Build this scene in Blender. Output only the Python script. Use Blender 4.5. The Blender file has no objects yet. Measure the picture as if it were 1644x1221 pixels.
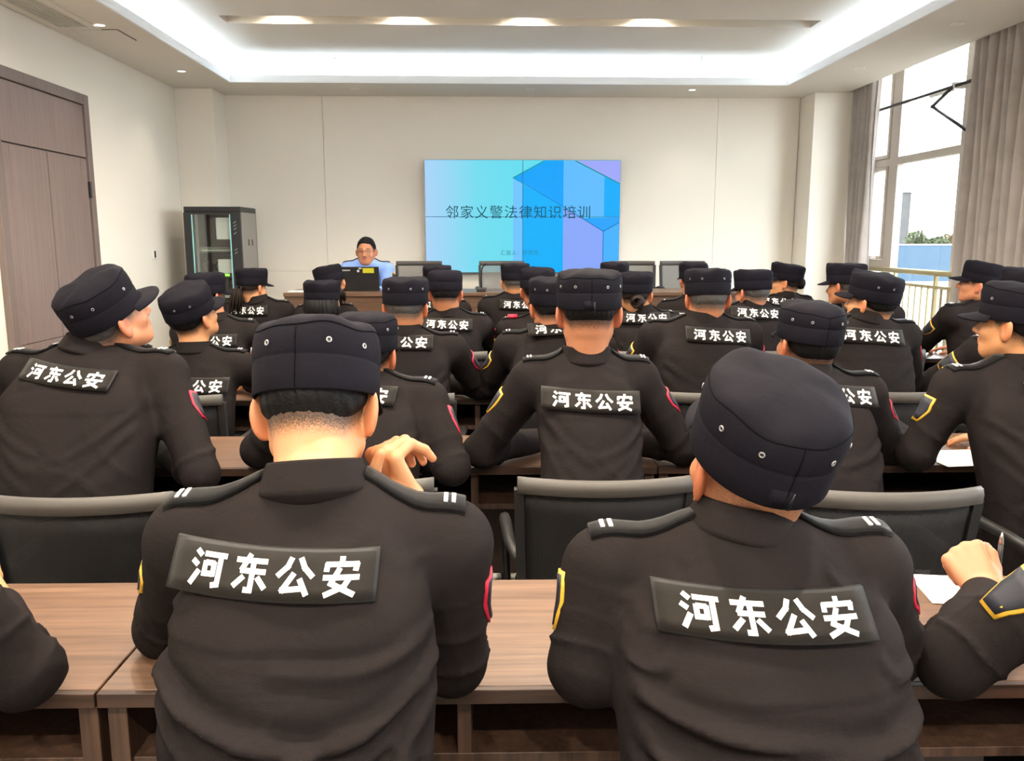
import bpy, math, random
import numpy as np
from math import sin, cos, pi, radians, degrees, atan, sqrt
from mathutils import Vector, Matrix

random.seed(7)
rng = np.random.RandomState(11)
SC = bpy.context.scene
COL = SC.collection

# ------------------------------------------------------------------ camera
F = 1340.0                       # focal length in pixels of the 1644 x 1221 frame
CXP, CYP = 822.0, 610.5
EYE = np.array([0.0, 0.0, 1.48])
YAW, PIT = radians(1.8123), radians(9.594)
FW = np.array([sin(YAW) * cos(PIT), cos(YAW) * cos(PIT), -sin(PIT)])
RT = np.array([cos(YAW), -sin(YAW), 0.0])
UP = np.cross(RT, FW)
cam_d = bpy.data.cameras.new('camera')
cam_d.sensor_width = 36.0
cam_d.lens = F / 1644.0 * 36.0
cam_d.clip_start = 0.02
cam_d.clip_end = 300
cam = bpy.data.objects.new('camera', cam_d)
COL.objects.link(cam)
cam.matrix_world = Matrix(((RT[0], UP[0], -FW[0], EYE[0]), (RT[1], UP[1], -FW[1], EYE[1]),
                           (RT[2], UP[2], -FW[2], EYE[2]), (0, 0, 0, 1)))
SC.camera = cam


def at_y(px, py, y):
    d = FW + RT * (px - CXP) / F - UP * (py - CYP) / F
    return EYE + d * (y / d[1])


def at_z(px, py, z):
    d = FW + RT * (px - CXP) / F - UP * (py - CYP) / F
    return EYE + d * ((z - EYE[2]) / d[2])


# ------------------------------------------------------------------ world, light, exposure
EXPO = 1.98
SC.view_settings.view_transform = 'Standard'
SC.view_settings.look = 'None'
SC.view_settings.gamma = 1.0
SC.view_settings.use_curve_mapping = False
SC.view_settings.exposure = EXPO
world = bpy.data.worlds.new('world')
SC.world = world
world.use_nodes = True
bg = world.node_tree.nodes['Background']
bg.inputs[0].default_value = (0.93, 0.97, 1.0, 1)
bg.inputs[1].default_value = 4.0

Z_SOF, Z_CEIL = 2.934, 3.155                  # soffit and raised ceiling
X_L, X_R, Y_B, Y_REAR = -3.03, 3.88, 9.0, -3.2
LIP_L, LIP_R, LIP_B, LIP_F = -2.38, 2.90, 8.26, -2.2
COVE = 0.22
LED_W = 1.25                                   # watts for each metre of cove strip
SPOT_W = 80.0
LED_COL = (0.70, 0.85, 1.0)
WARM = (1.0, 0.87, 0.70)


def area(name, loc, rot, sx, sy, power, col, parent=None):
    d = bpy.data.lights.new(name, 'AREA')
    d.shape = 'RECTANGLE'
    d.size, d.size_y = sx, sy
    d.energy = power
    d.color = col
    o = bpy.data.objects.new(name, d)
    COL.objects.link(o)
    o.location = loc
    o.rotation_euler = rot
    if parent:
        o.parent = parent
    return o


def spot(name, loc, power, col, angle=100, blend=0.6, parent=None, size=0.04):
    d = bpy.data.lights.new(name, 'SPOT')
    d.energy = power
    d.color = col
    d.spot_size = radians(angle)
    d.spot_blend = blend
    d.shadow_soft_size = size
    o = bpy.data.objects.new(name, d)
    COL.objects.link(o)
    o.location = loc
    if parent:
        o.parent = parent
    return o


# ------------------------------------------------------------------ materials
MATS = {}


def s2l(c):
    return tuple(((x / 255) / 12.92 if x / 255 <= 0.04045 else ((x / 255 + 0.055) / 1.055) ** 2.4) for x in c)


def nodes_of(name):
    m = bpy.data.materials.new(name)
    m.use_nodes = True
    nt = m.node_tree
    b = nt.nodes['Principled BSDF']
    MATS[name] = m
    return m, nt, b


def mat(name, col, rough=0.6, metal=0.0, bump=None, var=None, spec=0.5, trans=0.0, emit=None, sheen=0.0):
    """col linear rgb; bump=(scale, strength); var=(scale, amount) brightness variation"""
    m, nt, b = nodes_of(name)
    b.inputs['Base Color'].default_value = (*col, 1)
    b.inputs['Roughness'].default_value = rough
    b.inputs['Metallic'].default_value = metal
    b.inputs['Specular IOR Level'].default_value = spec
    if trans:
        b.inputs['Transmission Weight'].default_value = trans
    if sheen:
        b.inputs['Sheen Weight'].default_value = sheen
        b.inputs['Sheen Roughness'].default_value = 0.5
    if emit:
        b.inputs['Emission Color'].default_value = (*emit[0], 1)
        b.inputs['Emission Strength'].default_value = emit[1]
    tc = nt.nodes.new('ShaderNodeTexCoord')
    if var:
        n = nt.nodes.new('ShaderNodeTexNoise')
        n.inputs['Scale'].default_value = var[0]
        n.inputs['Detail'].default_value = 4
        nt.links.new(tc.outputs['Object'], n.inputs['Vector'])
        mx = nt.nodes.new('ShaderNodeMix')
        mx.data_type = 'RGBA'
        mx.inputs['A'].default_value = (*[c * (1 - var[1]) for c in col], 1)
        mx.inputs['B'].default_value = (*[min(1, c * (1 + var[1])) for c in col], 1)
        nt.links.new(n.outputs['Fac'], mx.inputs['Factor'])
        nt.links.new(mx.outputs['Result'], b.inputs['Base Color'])
    if bump:
        n = nt.nodes.new('ShaderNodeTexNoise')
        n.inputs['Scale'].default_value = bump[0]
        n.inputs['Detail'].default_value = 3
        nt.links.new(tc.outputs['Object'], n.inputs['Vector'])
        bp = nt.nodes.new('ShaderNodeBump')
        bp.inputs['Strength'].default_value = bump[1]
        bp.inputs['Distance'].default_value = 0.002
        nt.links.new(n.outputs['Fac'], bp.inputs['Height'])
        nt.links.new(bp.outputs['Normal'], b.inputs['Normal'])
    return m


def wood(name, dark, light, axis=0, rough=0.42, scale=1.0):
    """streaky laminate, grain running along the given axis"""
    m, nt, b = nodes_of(name)
    tc = nt.nodes.new('ShaderNodeTexCoord')
    mp = nt.nodes.new('ShaderNodeMapping')
    s = [34.0 * scale] * 3
    s[axis] = 1.3 * scale
    mp.inputs['Scale'].default_value = s
    nt.links.new(tc.outputs['Object'], mp.inputs['Vector'])
    n = nt.nodes.new('ShaderNodeTexNoise')
    n.inputs['Scale'].default_value = 1.6
    n.inputs['Detail'].default_value = 7
    n.inputs['Roughness'].default_value = 0.68
    n.inputs['Distortion'].default_value = 0.35
    nt.links.new(mp.outputs['Vector'], n.inputs['Vector'])
    r = nt.nodes.new('ShaderNodeValToRGB')
    r.color_ramp.elements[0].position = 0.36
    r.color_ramp.elements[0].color = (*dark, 1)
    r.color_ramp.elements[1].position = 0.64
    r.color_ramp.elements[1].color = (*light, 1)
    nt.links.new(n.outputs['Fac'], r.inputs['Fac'])
    nt.links.new(r.outputs['Color'], b.inputs['Base Color'])
    b.inputs['Roughness'].default_value = rough
    bp = nt.nodes.new('ShaderNodeBump')
    bp.inputs['Strength'].default_value = 0.12
    bp.inputs['Distance'].default_value = 0.001
    nt.links.new(n.outputs['Fac'], bp.inputs['Height'])
    nt.links.new(bp.outputs['Normal'], b.inputs['Normal'])
    return m


def emission(name, col, strength=1.0):
    m, nt, b = nodes_of(name)
    b.inputs['Base Color'].default_value = (0, 0, 0, 1)
    b.inputs['Specular IOR Level'].default_value = 0.2
    b.inputs['Roughness'].default_value = 0.35
    b.inputs['Emission Color'].default_value = (*col, 1)
    b.inputs['Emission Strength'].default_value = strength
    return m


def fabric(name, col, rough=0.85, weave=900.0, fold=9.0, foldamt=0.25, sheen=0.0, tint=None, spec=0.08):
    """woven cloth: fine weave bump, soft wrinkle bump, slight patchy tone"""
    m, nt, b = nodes_of(name)
    tc = nt.nodes.new('ShaderNodeTexCoord')
    n1 = nt.nodes.new('ShaderNodeTexNoise')
    n1.inputs['Scale'].default_value = fold
    n1.inputs['Detail'].default_value = 5
    n1.inputs['Roughness'].default_value = 0.55
    n1.inputs['Distortion'].default_value = 0.8
    nt.links.new(tc.outputs['Object'], n1.inputs['Vector'])
    mx = nt.nodes.new('ShaderNodeMix')
    mx.data_type = 'RGBA'
    t = tint or col
    mx.inputs['A'].default_value = (*[c * 0.86 for c in col], 1)
    mx.inputs['B'].default_value = (*[c * 1.14 for c in t], 1)
    nt.links.new(n1.outputs['Fac'], mx.inputs['Factor'])
    nt.links.new(mx.outputs['Result'], b.inputs['Base Color'])
    n2 = nt.nodes.new('ShaderNodeTexNoise')
    n2.inputs['Scale'].default_value = weave
    n2.inputs['Detail'].default_value = 1
    nt.links.new(tc.outputs['Object'], n2.inputs['Vector'])
    ad = nt.nodes.new('ShaderNodeMath')
    ad.operation = 'MULTIPLY_ADD'
    ad.inputs[1].default_value = 0.12
    nt.links.new(n2.outputs['Fac'], ad.inputs[0])
    nt.links.new(n1.outputs['Fac'], ad.inputs[2])
    mpn = nt.nodes.new('ShaderNodeMapping')
    mpn.inputs['Scale'].default_value = (1.0, 1.0, 2.4)
    mpn.inputs['Rotation'].default_value = (0.3, 0.25, 0)
    nt.links.new(tc.outputs['Object'], mpn.inputs['Vector'])
    n3 = nt.nodes.new('ShaderNodeTexNoise')
    n3.noise_type = 'RIDGED_MULTIFRACTAL'
    n3.inputs['Scale'].default_value = fold * 0.55
    n3.inputs['Detail'].default_value = 2
    n3.inputs['Distortion'].default_value = 0.6
    nt.links.new(mpn.outputs['Vector'], n3.inputs['Vector'])
    ad2 = nt.nodes.new('ShaderNodeMath')
    ad2.operation = 'MULTIPLY_ADD'
    ad2.inputs[1].default_value = 0.22
    nt.links.new(n3.outputs['Fac'], ad2.inputs[0])
    nt.links.new(ad.outputs[0], ad2.inputs[2])
    bp = nt.nodes.new('ShaderNodeBump')
    bp.inputs['Strength'].default_value = foldamt
    bp.inputs['Distance'].default_value = 0.012
    nt.links.new(ad2.outputs[0], bp.inputs['Height'])
    nt.links.new(bp.outputs['Normal'], b.inputs['Normal'])
    b.inputs['Roughness'].default_value = rough
    b.inputs['Specular IOR Level'].default_value = spec
    b.inputs['Sheen Weight'].default_value = sheen
    b.inputs['Sheen Roughness'].default_value = 0.45
    return m


def skin_mat(name, col, hair, red):
    """skin whose 'tone' attribute carries cropped hair (r), flush of ears and lips (g), brows and eyes (b)"""
    m, nt, b = nodes_of(name)
    at = nt.nodes.new('ShaderNodeAttribute')
    at.attribute_name = 'tone'
    sp = nt.nodes.new('ShaderNodeSeparateColor')
    nt.links.new(at.outputs['Color'], sp.inputs['Color'])
    tc = nt.nodes.new('ShaderNodeTexCoord')
    n = nt.nodes.new('ShaderNodeTexNoise')
    n.inputs['Scale'].default_value = 420
    n.inputs['Detail'].default_value = 2
    nt.links.new(tc.outputs['Object'], n.inputs['Vector'])
    mp = nt.nodes.new('ShaderNodeMapRange')
    mp.inputs['From Min'].default_value = 0.38
    mp.inputs['From Max'].default_value = 0.62
    mp.inputs['To Min'].default_value = -0.22
    mp.inputs['To Max'].default_value = 0.22
    nt.links.new(n.outputs['Fac'], mp.inputs['Value'])
    # fac = clamp(r + noise * 4 r (1-r))
    om = nt.nodes.new('ShaderNodeMath'); om.operation = 'SUBTRACT'; om.inputs[0].default_value = 1.0
    nt.links.new(sp.outputs[0], om.inputs[1])
    k = nt.nodes.new('ShaderNodeMath'); k.operation = 'MULTIPLY'
    nt.links.new(sp.outputs[0], k.inputs[0]); nt.links.new(om.outputs[0], k.inputs[1])
    k4 = nt.nodes.new('ShaderNodeMath'); k4.operation = 'MULTIPLY'; k4.inputs[1].default_value = 4.0
    nt.links.new(k.outputs[0], k4.inputs[0])
    ma = nt.nodes.new('ShaderNodeMath'); ma.operation = 'MULTIPLY_ADD'; ma.use_clamp = True
    nt.links.new(mp.outputs[0], ma.inputs[0]); nt.links.new(k4.outputs[0], ma.inputs[1]); nt.links.new(sp.outputs[0], ma.inputs[2])
    m1 = nt.nodes.new('ShaderNodeMix'); m1.data_type = 'RGBA'
    m1.inputs['A'].default_value = (*col, 1); m1.inputs['B'].default_value = (*red, 1)
    nt.links.new(sp.outputs[1], m1.inputs['Factor'])
    m2 = nt.nodes.new('ShaderNodeMix'); m2.data_type = 'RGBA'
    m2.inputs['B'].default_value = (*hair, 1)
    nt.links.new(m1.outputs['Result'], m2.inputs['A']); nt.links.new(ma.outputs[0], m2.inputs['Factor'])
    m3 = nt.nodes.new('ShaderNodeMix'); m3.data_type = 'RGBA'
    m3.inputs['B'].default_value = (0.02, 0.014, 0.01, 1)
    nt.links.new(m2.outputs['Result'], m3.inputs['A']); nt.links.new(sp.outputs[2], m3.inputs['Factor'])
    nt.links.new(m3.outputs['Result'], b.inputs['Base Color'])
    b.inputs['Roughness'].default_value = 0.5
    b.inputs['Subsurface Weight'].default_value = 0.0
    bp = nt.nodes.new('ShaderNodeBump'); bp.inputs['Strength'].default_value = 0.12; bp.inputs['Distance'].default_value = 0.001
    nt.links.new(n.outputs['Fac'], bp.inputs['Height']); nt.links.new(bp.outputs['Normal'], b.inputs['Normal'])
    return m


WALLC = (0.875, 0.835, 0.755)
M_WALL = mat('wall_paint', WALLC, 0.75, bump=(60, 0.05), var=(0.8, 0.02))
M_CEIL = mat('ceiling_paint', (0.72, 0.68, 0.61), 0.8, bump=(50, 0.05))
M_COVE = mat('cove_paint', (0.84, 0.86, 0.88), 0.7)
M_FLOOR = mat('floor_tile', (0.46, 0.44, 0.41), 0.35, var=(3, 0.12))
M_DOOR = wood('door_laminate', s2l((122, 106, 103)), s2l((134, 117, 113)), axis=2, rough=0.5, scale=0.7)
M_DOORF = wood('door_frame_laminate', s2l((112, 98, 94)), s2l((124, 110, 105)), axis=2, rough=0.5, scale=0.7)
M_GROOVE = mat('groove', (0.04, 0.033, 0.03), 0.7)
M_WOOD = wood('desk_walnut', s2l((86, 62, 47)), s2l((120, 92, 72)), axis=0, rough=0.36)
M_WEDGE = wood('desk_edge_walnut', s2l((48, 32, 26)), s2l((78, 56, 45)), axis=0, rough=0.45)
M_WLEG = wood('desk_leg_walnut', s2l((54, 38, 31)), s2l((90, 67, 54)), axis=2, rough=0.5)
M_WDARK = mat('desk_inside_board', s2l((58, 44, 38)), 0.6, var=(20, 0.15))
M_JACKET = fabric('jacket_cloth', s2l((32, 28, 28)), foldamt=0.7, fold=7.0, tint=s2l((36, 31, 31)), rough=0.78)
M_TROUS = fabric('trouser_cloth', s2l((28, 26, 27)), foldamt=0.3)
M_CAP = fabric('cap_cloth', s2l((20, 19, 26)), weave=700, fold=14, foldamt=0.25, tint=s2l((23, 21, 29)), rough=0.75)
M_PATCH = fabric('patch_cloth', s2l((37, 34, 32)), rough=0.6, foldamt=0.08, fold=30, sheen=0.1)
M_PATCHE = mat('patch_border', s2l((20, 18, 18)), 0.6)
M_WHITE = mat('white_print', (0.62, 0.62, 0.62), 0.6)
M_EPAU = fabric('epaulette_cloth', s2l((15, 14, 16)), rough=0.5, foldamt=0.1, sheen=0.1)
M_SILVER = mat('silver_thread', (0.6, 0.61, 0.63), 0.4, metal=0.3)
M_RED = mat('badge_red', s2l((196, 32, 62)), 0.55)
M_BLUE = mat('badge_navy', s2l((26, 28, 42)), 0.6)
M_GOLD = mat('badge_gold', s2l((214, 168, 52)), 0.5)
M_HAIR = mat('black_hair', (0.006, 0.0055, 0.006), 0.55, bump=(260, 0.9), spec=0.15)
M_HAIRB = mat('brown_black_hair', (0.016, 0.010, 0.008), 0.5, bump=(260, 0.9), spec=0.2)
M_GREY = mat('greying_hair', (0.055, 0.05, 0.048), 0.6, bump=(300, 0.9), var=(160, 0.5))
M_SHOE = mat('shoe_leather', (0.012, 0.012, 0.012), 0.35)
M_CHAIR = mat('chair_plastic', s2l((34, 33, 34)), 0.5)
M_RAIL = mat('chair_rail', s2l((78, 75, 72)), 0.55)
M_TUBE = mat('chair_tube', s2l((26, 26, 28)), 0.4, metal=0.2)
M_SEAT = fabric('seat_cloth', s2l((28, 27, 29)), foldamt=0.1)
M_SEAM = mat('seam_thread', (0.004, 0.004, 0.005), 0.9, spec=0.05)
M_BLACK = mat('black_plastic', (0.012, 0.012, 0.014), 0.4)
M_DGREY = mat('dark_grey_metal', s2l((64, 63, 64)), 0.45, metal=0.4)
M_RACK = mat('rack_black_steel', s2l((44, 46, 50)), 0.42, metal=0.3)
M_RSIDE = mat('rack_side_steel', s2l((150, 147, 140)), 0.5, metal=0.3)
M_PAPER = mat('paper', (0.86, 0.85, 0.82), 0.7)
M_YPAPER = mat('yellow_notebook', s2l((226, 196, 88)), 0.65)
M_ALU = mat('window_frame_alu', s2l((196, 188, 178)), 0.5)
M_STEEL = mat('steel', (0.6, 0.6, 0.6), 0.3, metal=0.9)
M_CURT = fabric('curtain_cloth', s2l((170, 163, 159)), fold=5, foldamt=0.1, tint=s2l((184, 177, 173)), sheen=0.2)
M_LAMPW = mat('lamp_white', (0.85, 0.84, 0.82), 0.5)
M_LAMPON = emission('lamp_lit', (1.0, 0.90, 0.68), 4.0)
M_LED = emission('led_lit', LED_COL, 3.0)
M_GLASSB = mat('rack_glass_edge', s2l((150, 215, 222)), 0.2)

SK = {}
for k, c in dict(warm=(200, 142, 98), tan=(184, 122, 86), ruddy=(190, 128, 94), pale=(204, 146, 104)).items():
    h = (0.012, 0.010, 0.010)
    SK[k] = skin_mat('skin_' + k, s2l(c), h, s2l((c[0] - 8, c[1] - 34, c[2] - 26)))
    SK[k + '_grey'] = skin_mat('skin_grey_' + k, s2l(c), (0.06, 0.053, 0.047), s2l((c[0] - 8, c[1] - 34, c[2] - 26)))


def mesh_mat(name, col, hole=0.35, scale=520):
    """woven mesh of a chair back: fine holes through a dark net"""
    m, nt, b = nodes_of(name)
    b.inputs['Base Color'].default_value = (*col, 1)
    b.inputs['Roughness'].default_value = 0.6
    tc = nt.nodes.new('ShaderNodeTexCoord')
    w1 = nt.nodes.new('ShaderNodeTexWave'); w1.bands_direction = 'X'; w1.inputs['Scale'].default_value = scale / 6.283
    w2 = nt.nodes.new('ShaderNodeTexWave'); w2.bands_direction = 'Z'; w2.inputs['Scale'].default_value = scale / 6.283
    for w in (w1, w2):
        nt.links.new(tc.outputs['Object'], w.inputs['Vector'])
    mx = nt.nodes.new('ShaderNodeMath'); mx.operation = 'MAXIMUM'
    nt.links.new(w1.outputs['Fac'], mx.inputs[0]); nt.links.new(w2.outputs['Fac'], mx.inputs[1])
    gt = nt.nodes.new('ShaderNodeMath'); gt.operation = 'GREATER_THAN'; gt.inputs[1].default_value = hole
    nt.links.new(mx.outputs[0], gt.inputs[0])
    nt.links.new(gt.outputs[0], b.inputs['Alpha'])
    bp = nt.nodes.new('ShaderNodeBump'); bp.inputs['Strength'].default_value = 0.5; bp.inputs['Distance'].default_value = 0.002
    nt.links.new(w1.outputs['Fac'], bp.inputs['Height']); nt.links.new(bp.outputs['Normal'], b.inputs['Normal'])
    return m


M_NET = mesh_mat('chair_net', s2l((30, 29, 31)), 0.5)
M_NETG = mesh_mat('chair_net_grey', s2l((120, 117, 113)), 0.55)


def glass(name, tint, rough=0.0, alpha=0.12):
    """thin clear pane: mostly lets light through, with a soft mirror reflection"""
    m, nt, b = nodes_of(name)
    nt.nodes.remove(b)
    out = nt.nodes['Material Output']
    t = nt.nodes.new('ShaderNodeBsdfTransparent'); t.inputs[0].default_value = (*tint, 1)
    g = nt.nodes.new('ShaderNodeBsdfGlossy'); g.inputs['Roughness'].default_value = rough
    mx = nt.nodes.new('ShaderNodeMixShader'); mx.inputs[0].default_value = alpha
    nt.links.new(t.outputs[0], mx.inputs[1]); nt.links.new(g.outputs[0], mx.inputs[2])
    nt.links.new(mx.outputs[0], out.inputs[0])
    return m


M_PANE = glass('window_glass', (0.97, 0.98, 0.98), 0.0, 0.04)
M_RGLASS = glass('rack_glass', (0.90, 0.94, 0.93), 0.02, 0.10)
M_SPEC = glass('spectacle_glass', (0.95, 0.95, 0.95), 0.0, 0.08)


# ------------------------------------------------------------------ mesh helpers
def link(o, parent=None):
    COL.objects.link(o)
    if parent is not None:
        o.parent = parent
    return o


def mesh_np(name, v, f, smooth=True):
    """mesh data from numpy vertices and an (n,4) or (n,3) face array"""
    me = bpy.data.meshes.new(name)
    v = np.asarray(v, np.float32)
    f = np.asarray(f, np.int32)
    k = f.shape[1]
    me.vertices.add(len(v)); me.vertices.foreach_set('co', v.ravel())
    me.loops.add(f.size); me.loops.foreach_set('vertex_index', f.ravel())
    me.polygons.add(len(f))
    me.polygons.foreach_set('loop_start', np.arange(0, f.size, k, dtype=np.int32))
    me.polygons.foreach_set('loop_total', np.full(len(f), k, np.int32))
    me.polygons.foreach_set('use_smooth', np.full(len(f), smooth, bool))
    me.update(calc_edges=True)
    return me


class MB:
    """collects simple shapes into one mesh"""
    def __init__(s):
        s.v, s.f, s.sm = [], [], []

    def add(s, v, f, smooth=False):
        o = len(s.v)
        s.v += [tuple(map(float, p)) for p in v]
        s.f += [tuple(i + o for i in q) for q in f]
        s.sm += [smooth] * len(f)
        return s

    def box(s, x0, x1, y0, y1, z0, z1, bev=0.0):
        if bev <= 0:
            v = [(x, y, z) for z in (z0, z1) for y in (y0, y1) for x in (x0, x1)]
            return s.add(v, [(0, 2, 3, 1), (4, 5, 7, 6), (0, 1, 5, 4), (2, 6, 7, 3), (0, 4, 6, 2), (1, 3, 7, 5)])
        b = min(bev, (x1 - x0) * .49, (y1 - y0) * .49, (z1 - z0) * .49)
        v, idx = [], {}
        for sx in (0, 1):
            for sy in (0, 1):
                for sz in (0, 1):
                    c = ((x0, x1)[sx], (y0, y1)[sy], (z0, z1)[sz])
                    d = (1 - 2 * sx, 1 - 2 * sy, 1 - 2 * sz)
                    for a in range(3):
                        p = [c[i] + (d[i] * b if i != a else 0) for i in range(3)]
                        idx[(sx, sy, sz, a)] = len(v)
                        v.append(p)
        f = []
        for a in range(3):
            o1, o2 = [i for i in range(3) if i != a]
            for sgn in (0, 1):
                q = []
                for (i, j) in ((0, 0), (1, 0), (1, 1), (0, 1)):
                    k = [0, 0, 0]; k[a] = sgn; k[o1] = i; k[o2] = j
                    q.append(idx[(*k, a)])
                f.append(tuple(q))
        for a in range(3):      # edges along axis a
            o1, o2 = [i for i in range(3) if i != a]
            for i in (0, 1):
                for j in (0, 1):
                    k0 = [0, 0, 0]; k0[o1] = i; k0[o2] = j
                    k1 = list(k0); k1[a] = 1
                    f.append((idx[(*k0, o1)], idx[(*k1, o1)], idx[(*k1, o2)], idx[(*k0, o2)]))
        for sx in (0, 1):
            for sy in (0, 1):
                for sz in (0, 1):
                    f.append((idx[(sx, sy, sz, 0)], idx[(sx, sy, sz, 1)], idx[(sx, sy, sz, 2)]))
        return s.add(v, f)

    def tube(s, pts, r, n=8, closed=False, caps=True):
        pts = [np.asarray(p, float) for p in pts]
        m = len(pts)
        rr = r if hasattr(r, '__len__') else [r] * m
        rings = []
        prev = None
        for i in range(m):
            if closed:
                t = pts[(i + 1) % m] - pts[i - 1]
            else:
                t = pts[min(i + 1, m - 1)] - pts[max(i - 1, 0)]
            t = t / (np.linalg.norm(t) + 1e-9)
            if prev is None:
                a = np.cross(t, (0, 0, 1.0))
                if np.linalg.norm(a) < 0.1:
                    a = np.cross(t, (0, 1.0, 0))
            else:
                a = prev - t * (prev @ t)
            a = a / (np.linalg.norm(a) + 1e-9)
            prev = a
            b = np.cross(t, a)
            rings.append([pts[i] + (a * cos(2 * pi * k / n) + b * sin(2 * pi * k / n)) * rr[i] for k in range(n)])
        v = [p for g in rings for p in g]
        f = []
        for i in range(m if closed else m - 1):
            for k in range(n):
                j = (i + 1) % m
                f.append((i * n + k, i * n + (k + 1) % n, j * n + (k + 1) % n, j * n + k))
        if caps and not closed:
            f.append(tuple(range(n))[::-1])
            f.append(tuple((m - 1) * n + k for k in range(n)))
        return s.add(v, f, True)

    def lathe(s, prof, n=32, c=(0, 0, 0), sx=1.0, sy=1.0):
        v = [(c[0] + r * cos(2 * pi * k / n) * sx, c[1] + r * sin(2 * pi * k / n) * sy, c[2] + z) for r, z in prof for k in range(n)]
        f = [(i * n + k, i * n + (k + 1) % n, (i + 1) * n + (k + 1) % n, (i + 1) * n + k) for i in range(len(prof) - 1) for k in range(n)]
        return s.add(v, f, True)

    def grid(s, pts, smooth=True):
        r, c = len(pts), len(pts[0])
        v = [p for row in pts for p in row]
        f = [(i * c + j, i * c + j + 1, (i + 1) * c + j + 1, (i + 1) * c + j) for i in range(r - 1) for j in range(c - 1)]
        return s.add(v, f, smooth)

    def slab(s, pts, thick, smooth=False):
        """closed sheet: grid of points with an offset vector for its back side"""
        a = np.asarray(pts, float)
        r, c = a.shape[:2]
        bk = a + np.asarray(thick, float)
        v = np.concatenate([a.reshape(-1, 3), bk.reshape(-1, 3)])
        n = r * c
        f = []
        for i in range(r - 1):
            for j in range(c - 1):
                q = (i * c + j, i * c + j + 1, (i + 1) * c + j + 1, (i + 1) * c + j)
                f.append(q)
                f.append(tuple(k + n for k in q[::-1]))
        edge = [j for j in range(c)] + [i * c + c - 1 for i in range(1, r)] + [(r - 1) * c + j for j in range(c - 2, -1, -1)] + [i * c for i in range(r - 2, 0, -1)]
        for k in range(len(edge)):
            p, q = edge[k], edge[(k + 1) % len(edge)]
            f.append((q, p, p + n, q + n))
        return s.add(v, f, smooth)

    def prism(s, poly, y0, y1):
        """polygon in x,z extruded along y"""
        n = len(poly)
        v = [(x, y0, z) for x, z in poly] + [(x, y1, z) for x, z in poly]
        f = [tuple(range(n)), tuple(range(2 * n - 1, n - 1, -1))] + [(k, k + n, (k + 1) % n + n, (k + 1) % n) for k in range(n)]
        return s.add(v, f)

    def data(s, name, m):
        me = bpy.data.meshes.new(name)
        me.from_pydata(s.v, [], s.f)
        me.polygons.foreach_set('use_smooth', s.sm)
        me.materials.append(m)
        me.update()
        return me

    def build(s, name, m, parent=None):
        return link(bpy.data.objects.new(name, s.data(name, m)), parent)


def tag(o, label=None, cat=None, group=None, kind=None):
    if label: o['label'] = label
    if cat: o['category'] = cat
    if group: o['group'] = group
    if kind: o['kind'] = kind
    return o


def empty(name, loc, rz=0.0):
    o = bpy.data.objects.new(name, None)
    o.empty_display_size = 0.1
    COL.objects.link(o)
    o.location = loc
    o.rotation_euler = (0, 0, rz)
    return o


def put(me, name, parent=None, loc=None):
    o = bpy.data.objects.new(name, me)
    link(o, parent)
    if loc is not None:
        o.location = loc
    return o


def copy_tree(o, parent=None):
    c = o.copy()
    COL.objects.link(c)
    c.parent = parent
    for ch in list(o.children):
        copy_tree(ch, c)
    return c


def text_mesh(body, bold=0.0):
    """triangulated glyphs of one line of text, scaled to height 1 and centred on 0"""
    cu = bpy.data.curves.new('glyphs', 'FONT')
    cu.body = body
    cu.size = 1.0
    cu.offset = bold
    cu.resolution_u = 3
    cu.space_character = 1.12
    o = bpy.data.objects.new('glyphs', cu)
    COL.objects.link(o)
    bpy.context.view_layer.update()
    dg = bpy.context.evaluated_depsgraph_get()
    me = o.evaluated_get(dg).to_mesh()
    me.calc_loop_triangles()
    v = np.array([x.co[:] for x in me.vertices])[:, :2]
    t = np.array([x.vertices[:] for x in me.loop_triangles])
    o.evaluated_get(dg).to_mesh_clear()
    bpy.data.objects.remove(o)
    bpy.data.curves.remove(cu)
    v = v - (v.min(0) + v.max(0)) / 2
    h = v[:, 1].max() - v[:, 1].min()
    return v / h, t


# ------------------------------------------------------------------ the room
def struct(name, mb, m, parent=None, label=None):
    o = mb.build(name, m, parent)
    if parent is None:
        o['kind'] = 'structure'
        if label: o['label'] = label
    return o


struct('floor', MB().box(X_L - 0.1, X_R + 0.1, Y_REAR - 0.1, Y_B + 0.1, -0.1, 0), M_FLOOR, label='grey tiled floor under the rows of desks')
PLAT = 0.25
struct('floor_platform', MB().box(-2.2, 3.28, 6.95, Y_B - 0.005, 0.001, PLAT, 0.004), M_FLOOR, label='low platform under the head table')
struct('wall_left', MB().box(X_L - 0.12, X_L, Y_REAR - 0.1, Y_B + 0.1, 0, 3.25), M_WALL, label='plain off white wall with the double door')
struct('wall_rear', MB().box(X_L, X_R, Y_REAR - 0.12, Y_REAR, 0, 3.25), M_WALL, label='plain wall behind the audience')
wb = struct('wall_back', MB().box(X_L - 0.1, X_R + 0.1, Y_B + 0.018, Y_B + 0.15, 0, 3.25), M_WALL, label='cream panelled wall behind the display')
JX = [(-2.66, -1.6725), (-1.6695, 2.4385), (2.4415, 3.30)]
for (a, b) in JX:
    for (c, d) in ((0.0, 1.146), (1.1485, Z_SOF)):
        MB().box(a, b, Y_B, Y_B + 0.02, c, d, 0.0006).build('panel', M_WALL, wb)
struct('wall_pilaster_left', MB().box(X_L, -2.66, 8.6, Y_B + 0.02, 0, Z_SOF, 0.004), M_WALL, label='square pilaster in the corner behind the rack')
struct('wall_pilaster_right', MB().box(3.31, 3.76, 8.62, Y_B + 0.02, 0, Z_SOF, 0.004), M_WALL, label='square pilaster beside the gathered curtain')

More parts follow.
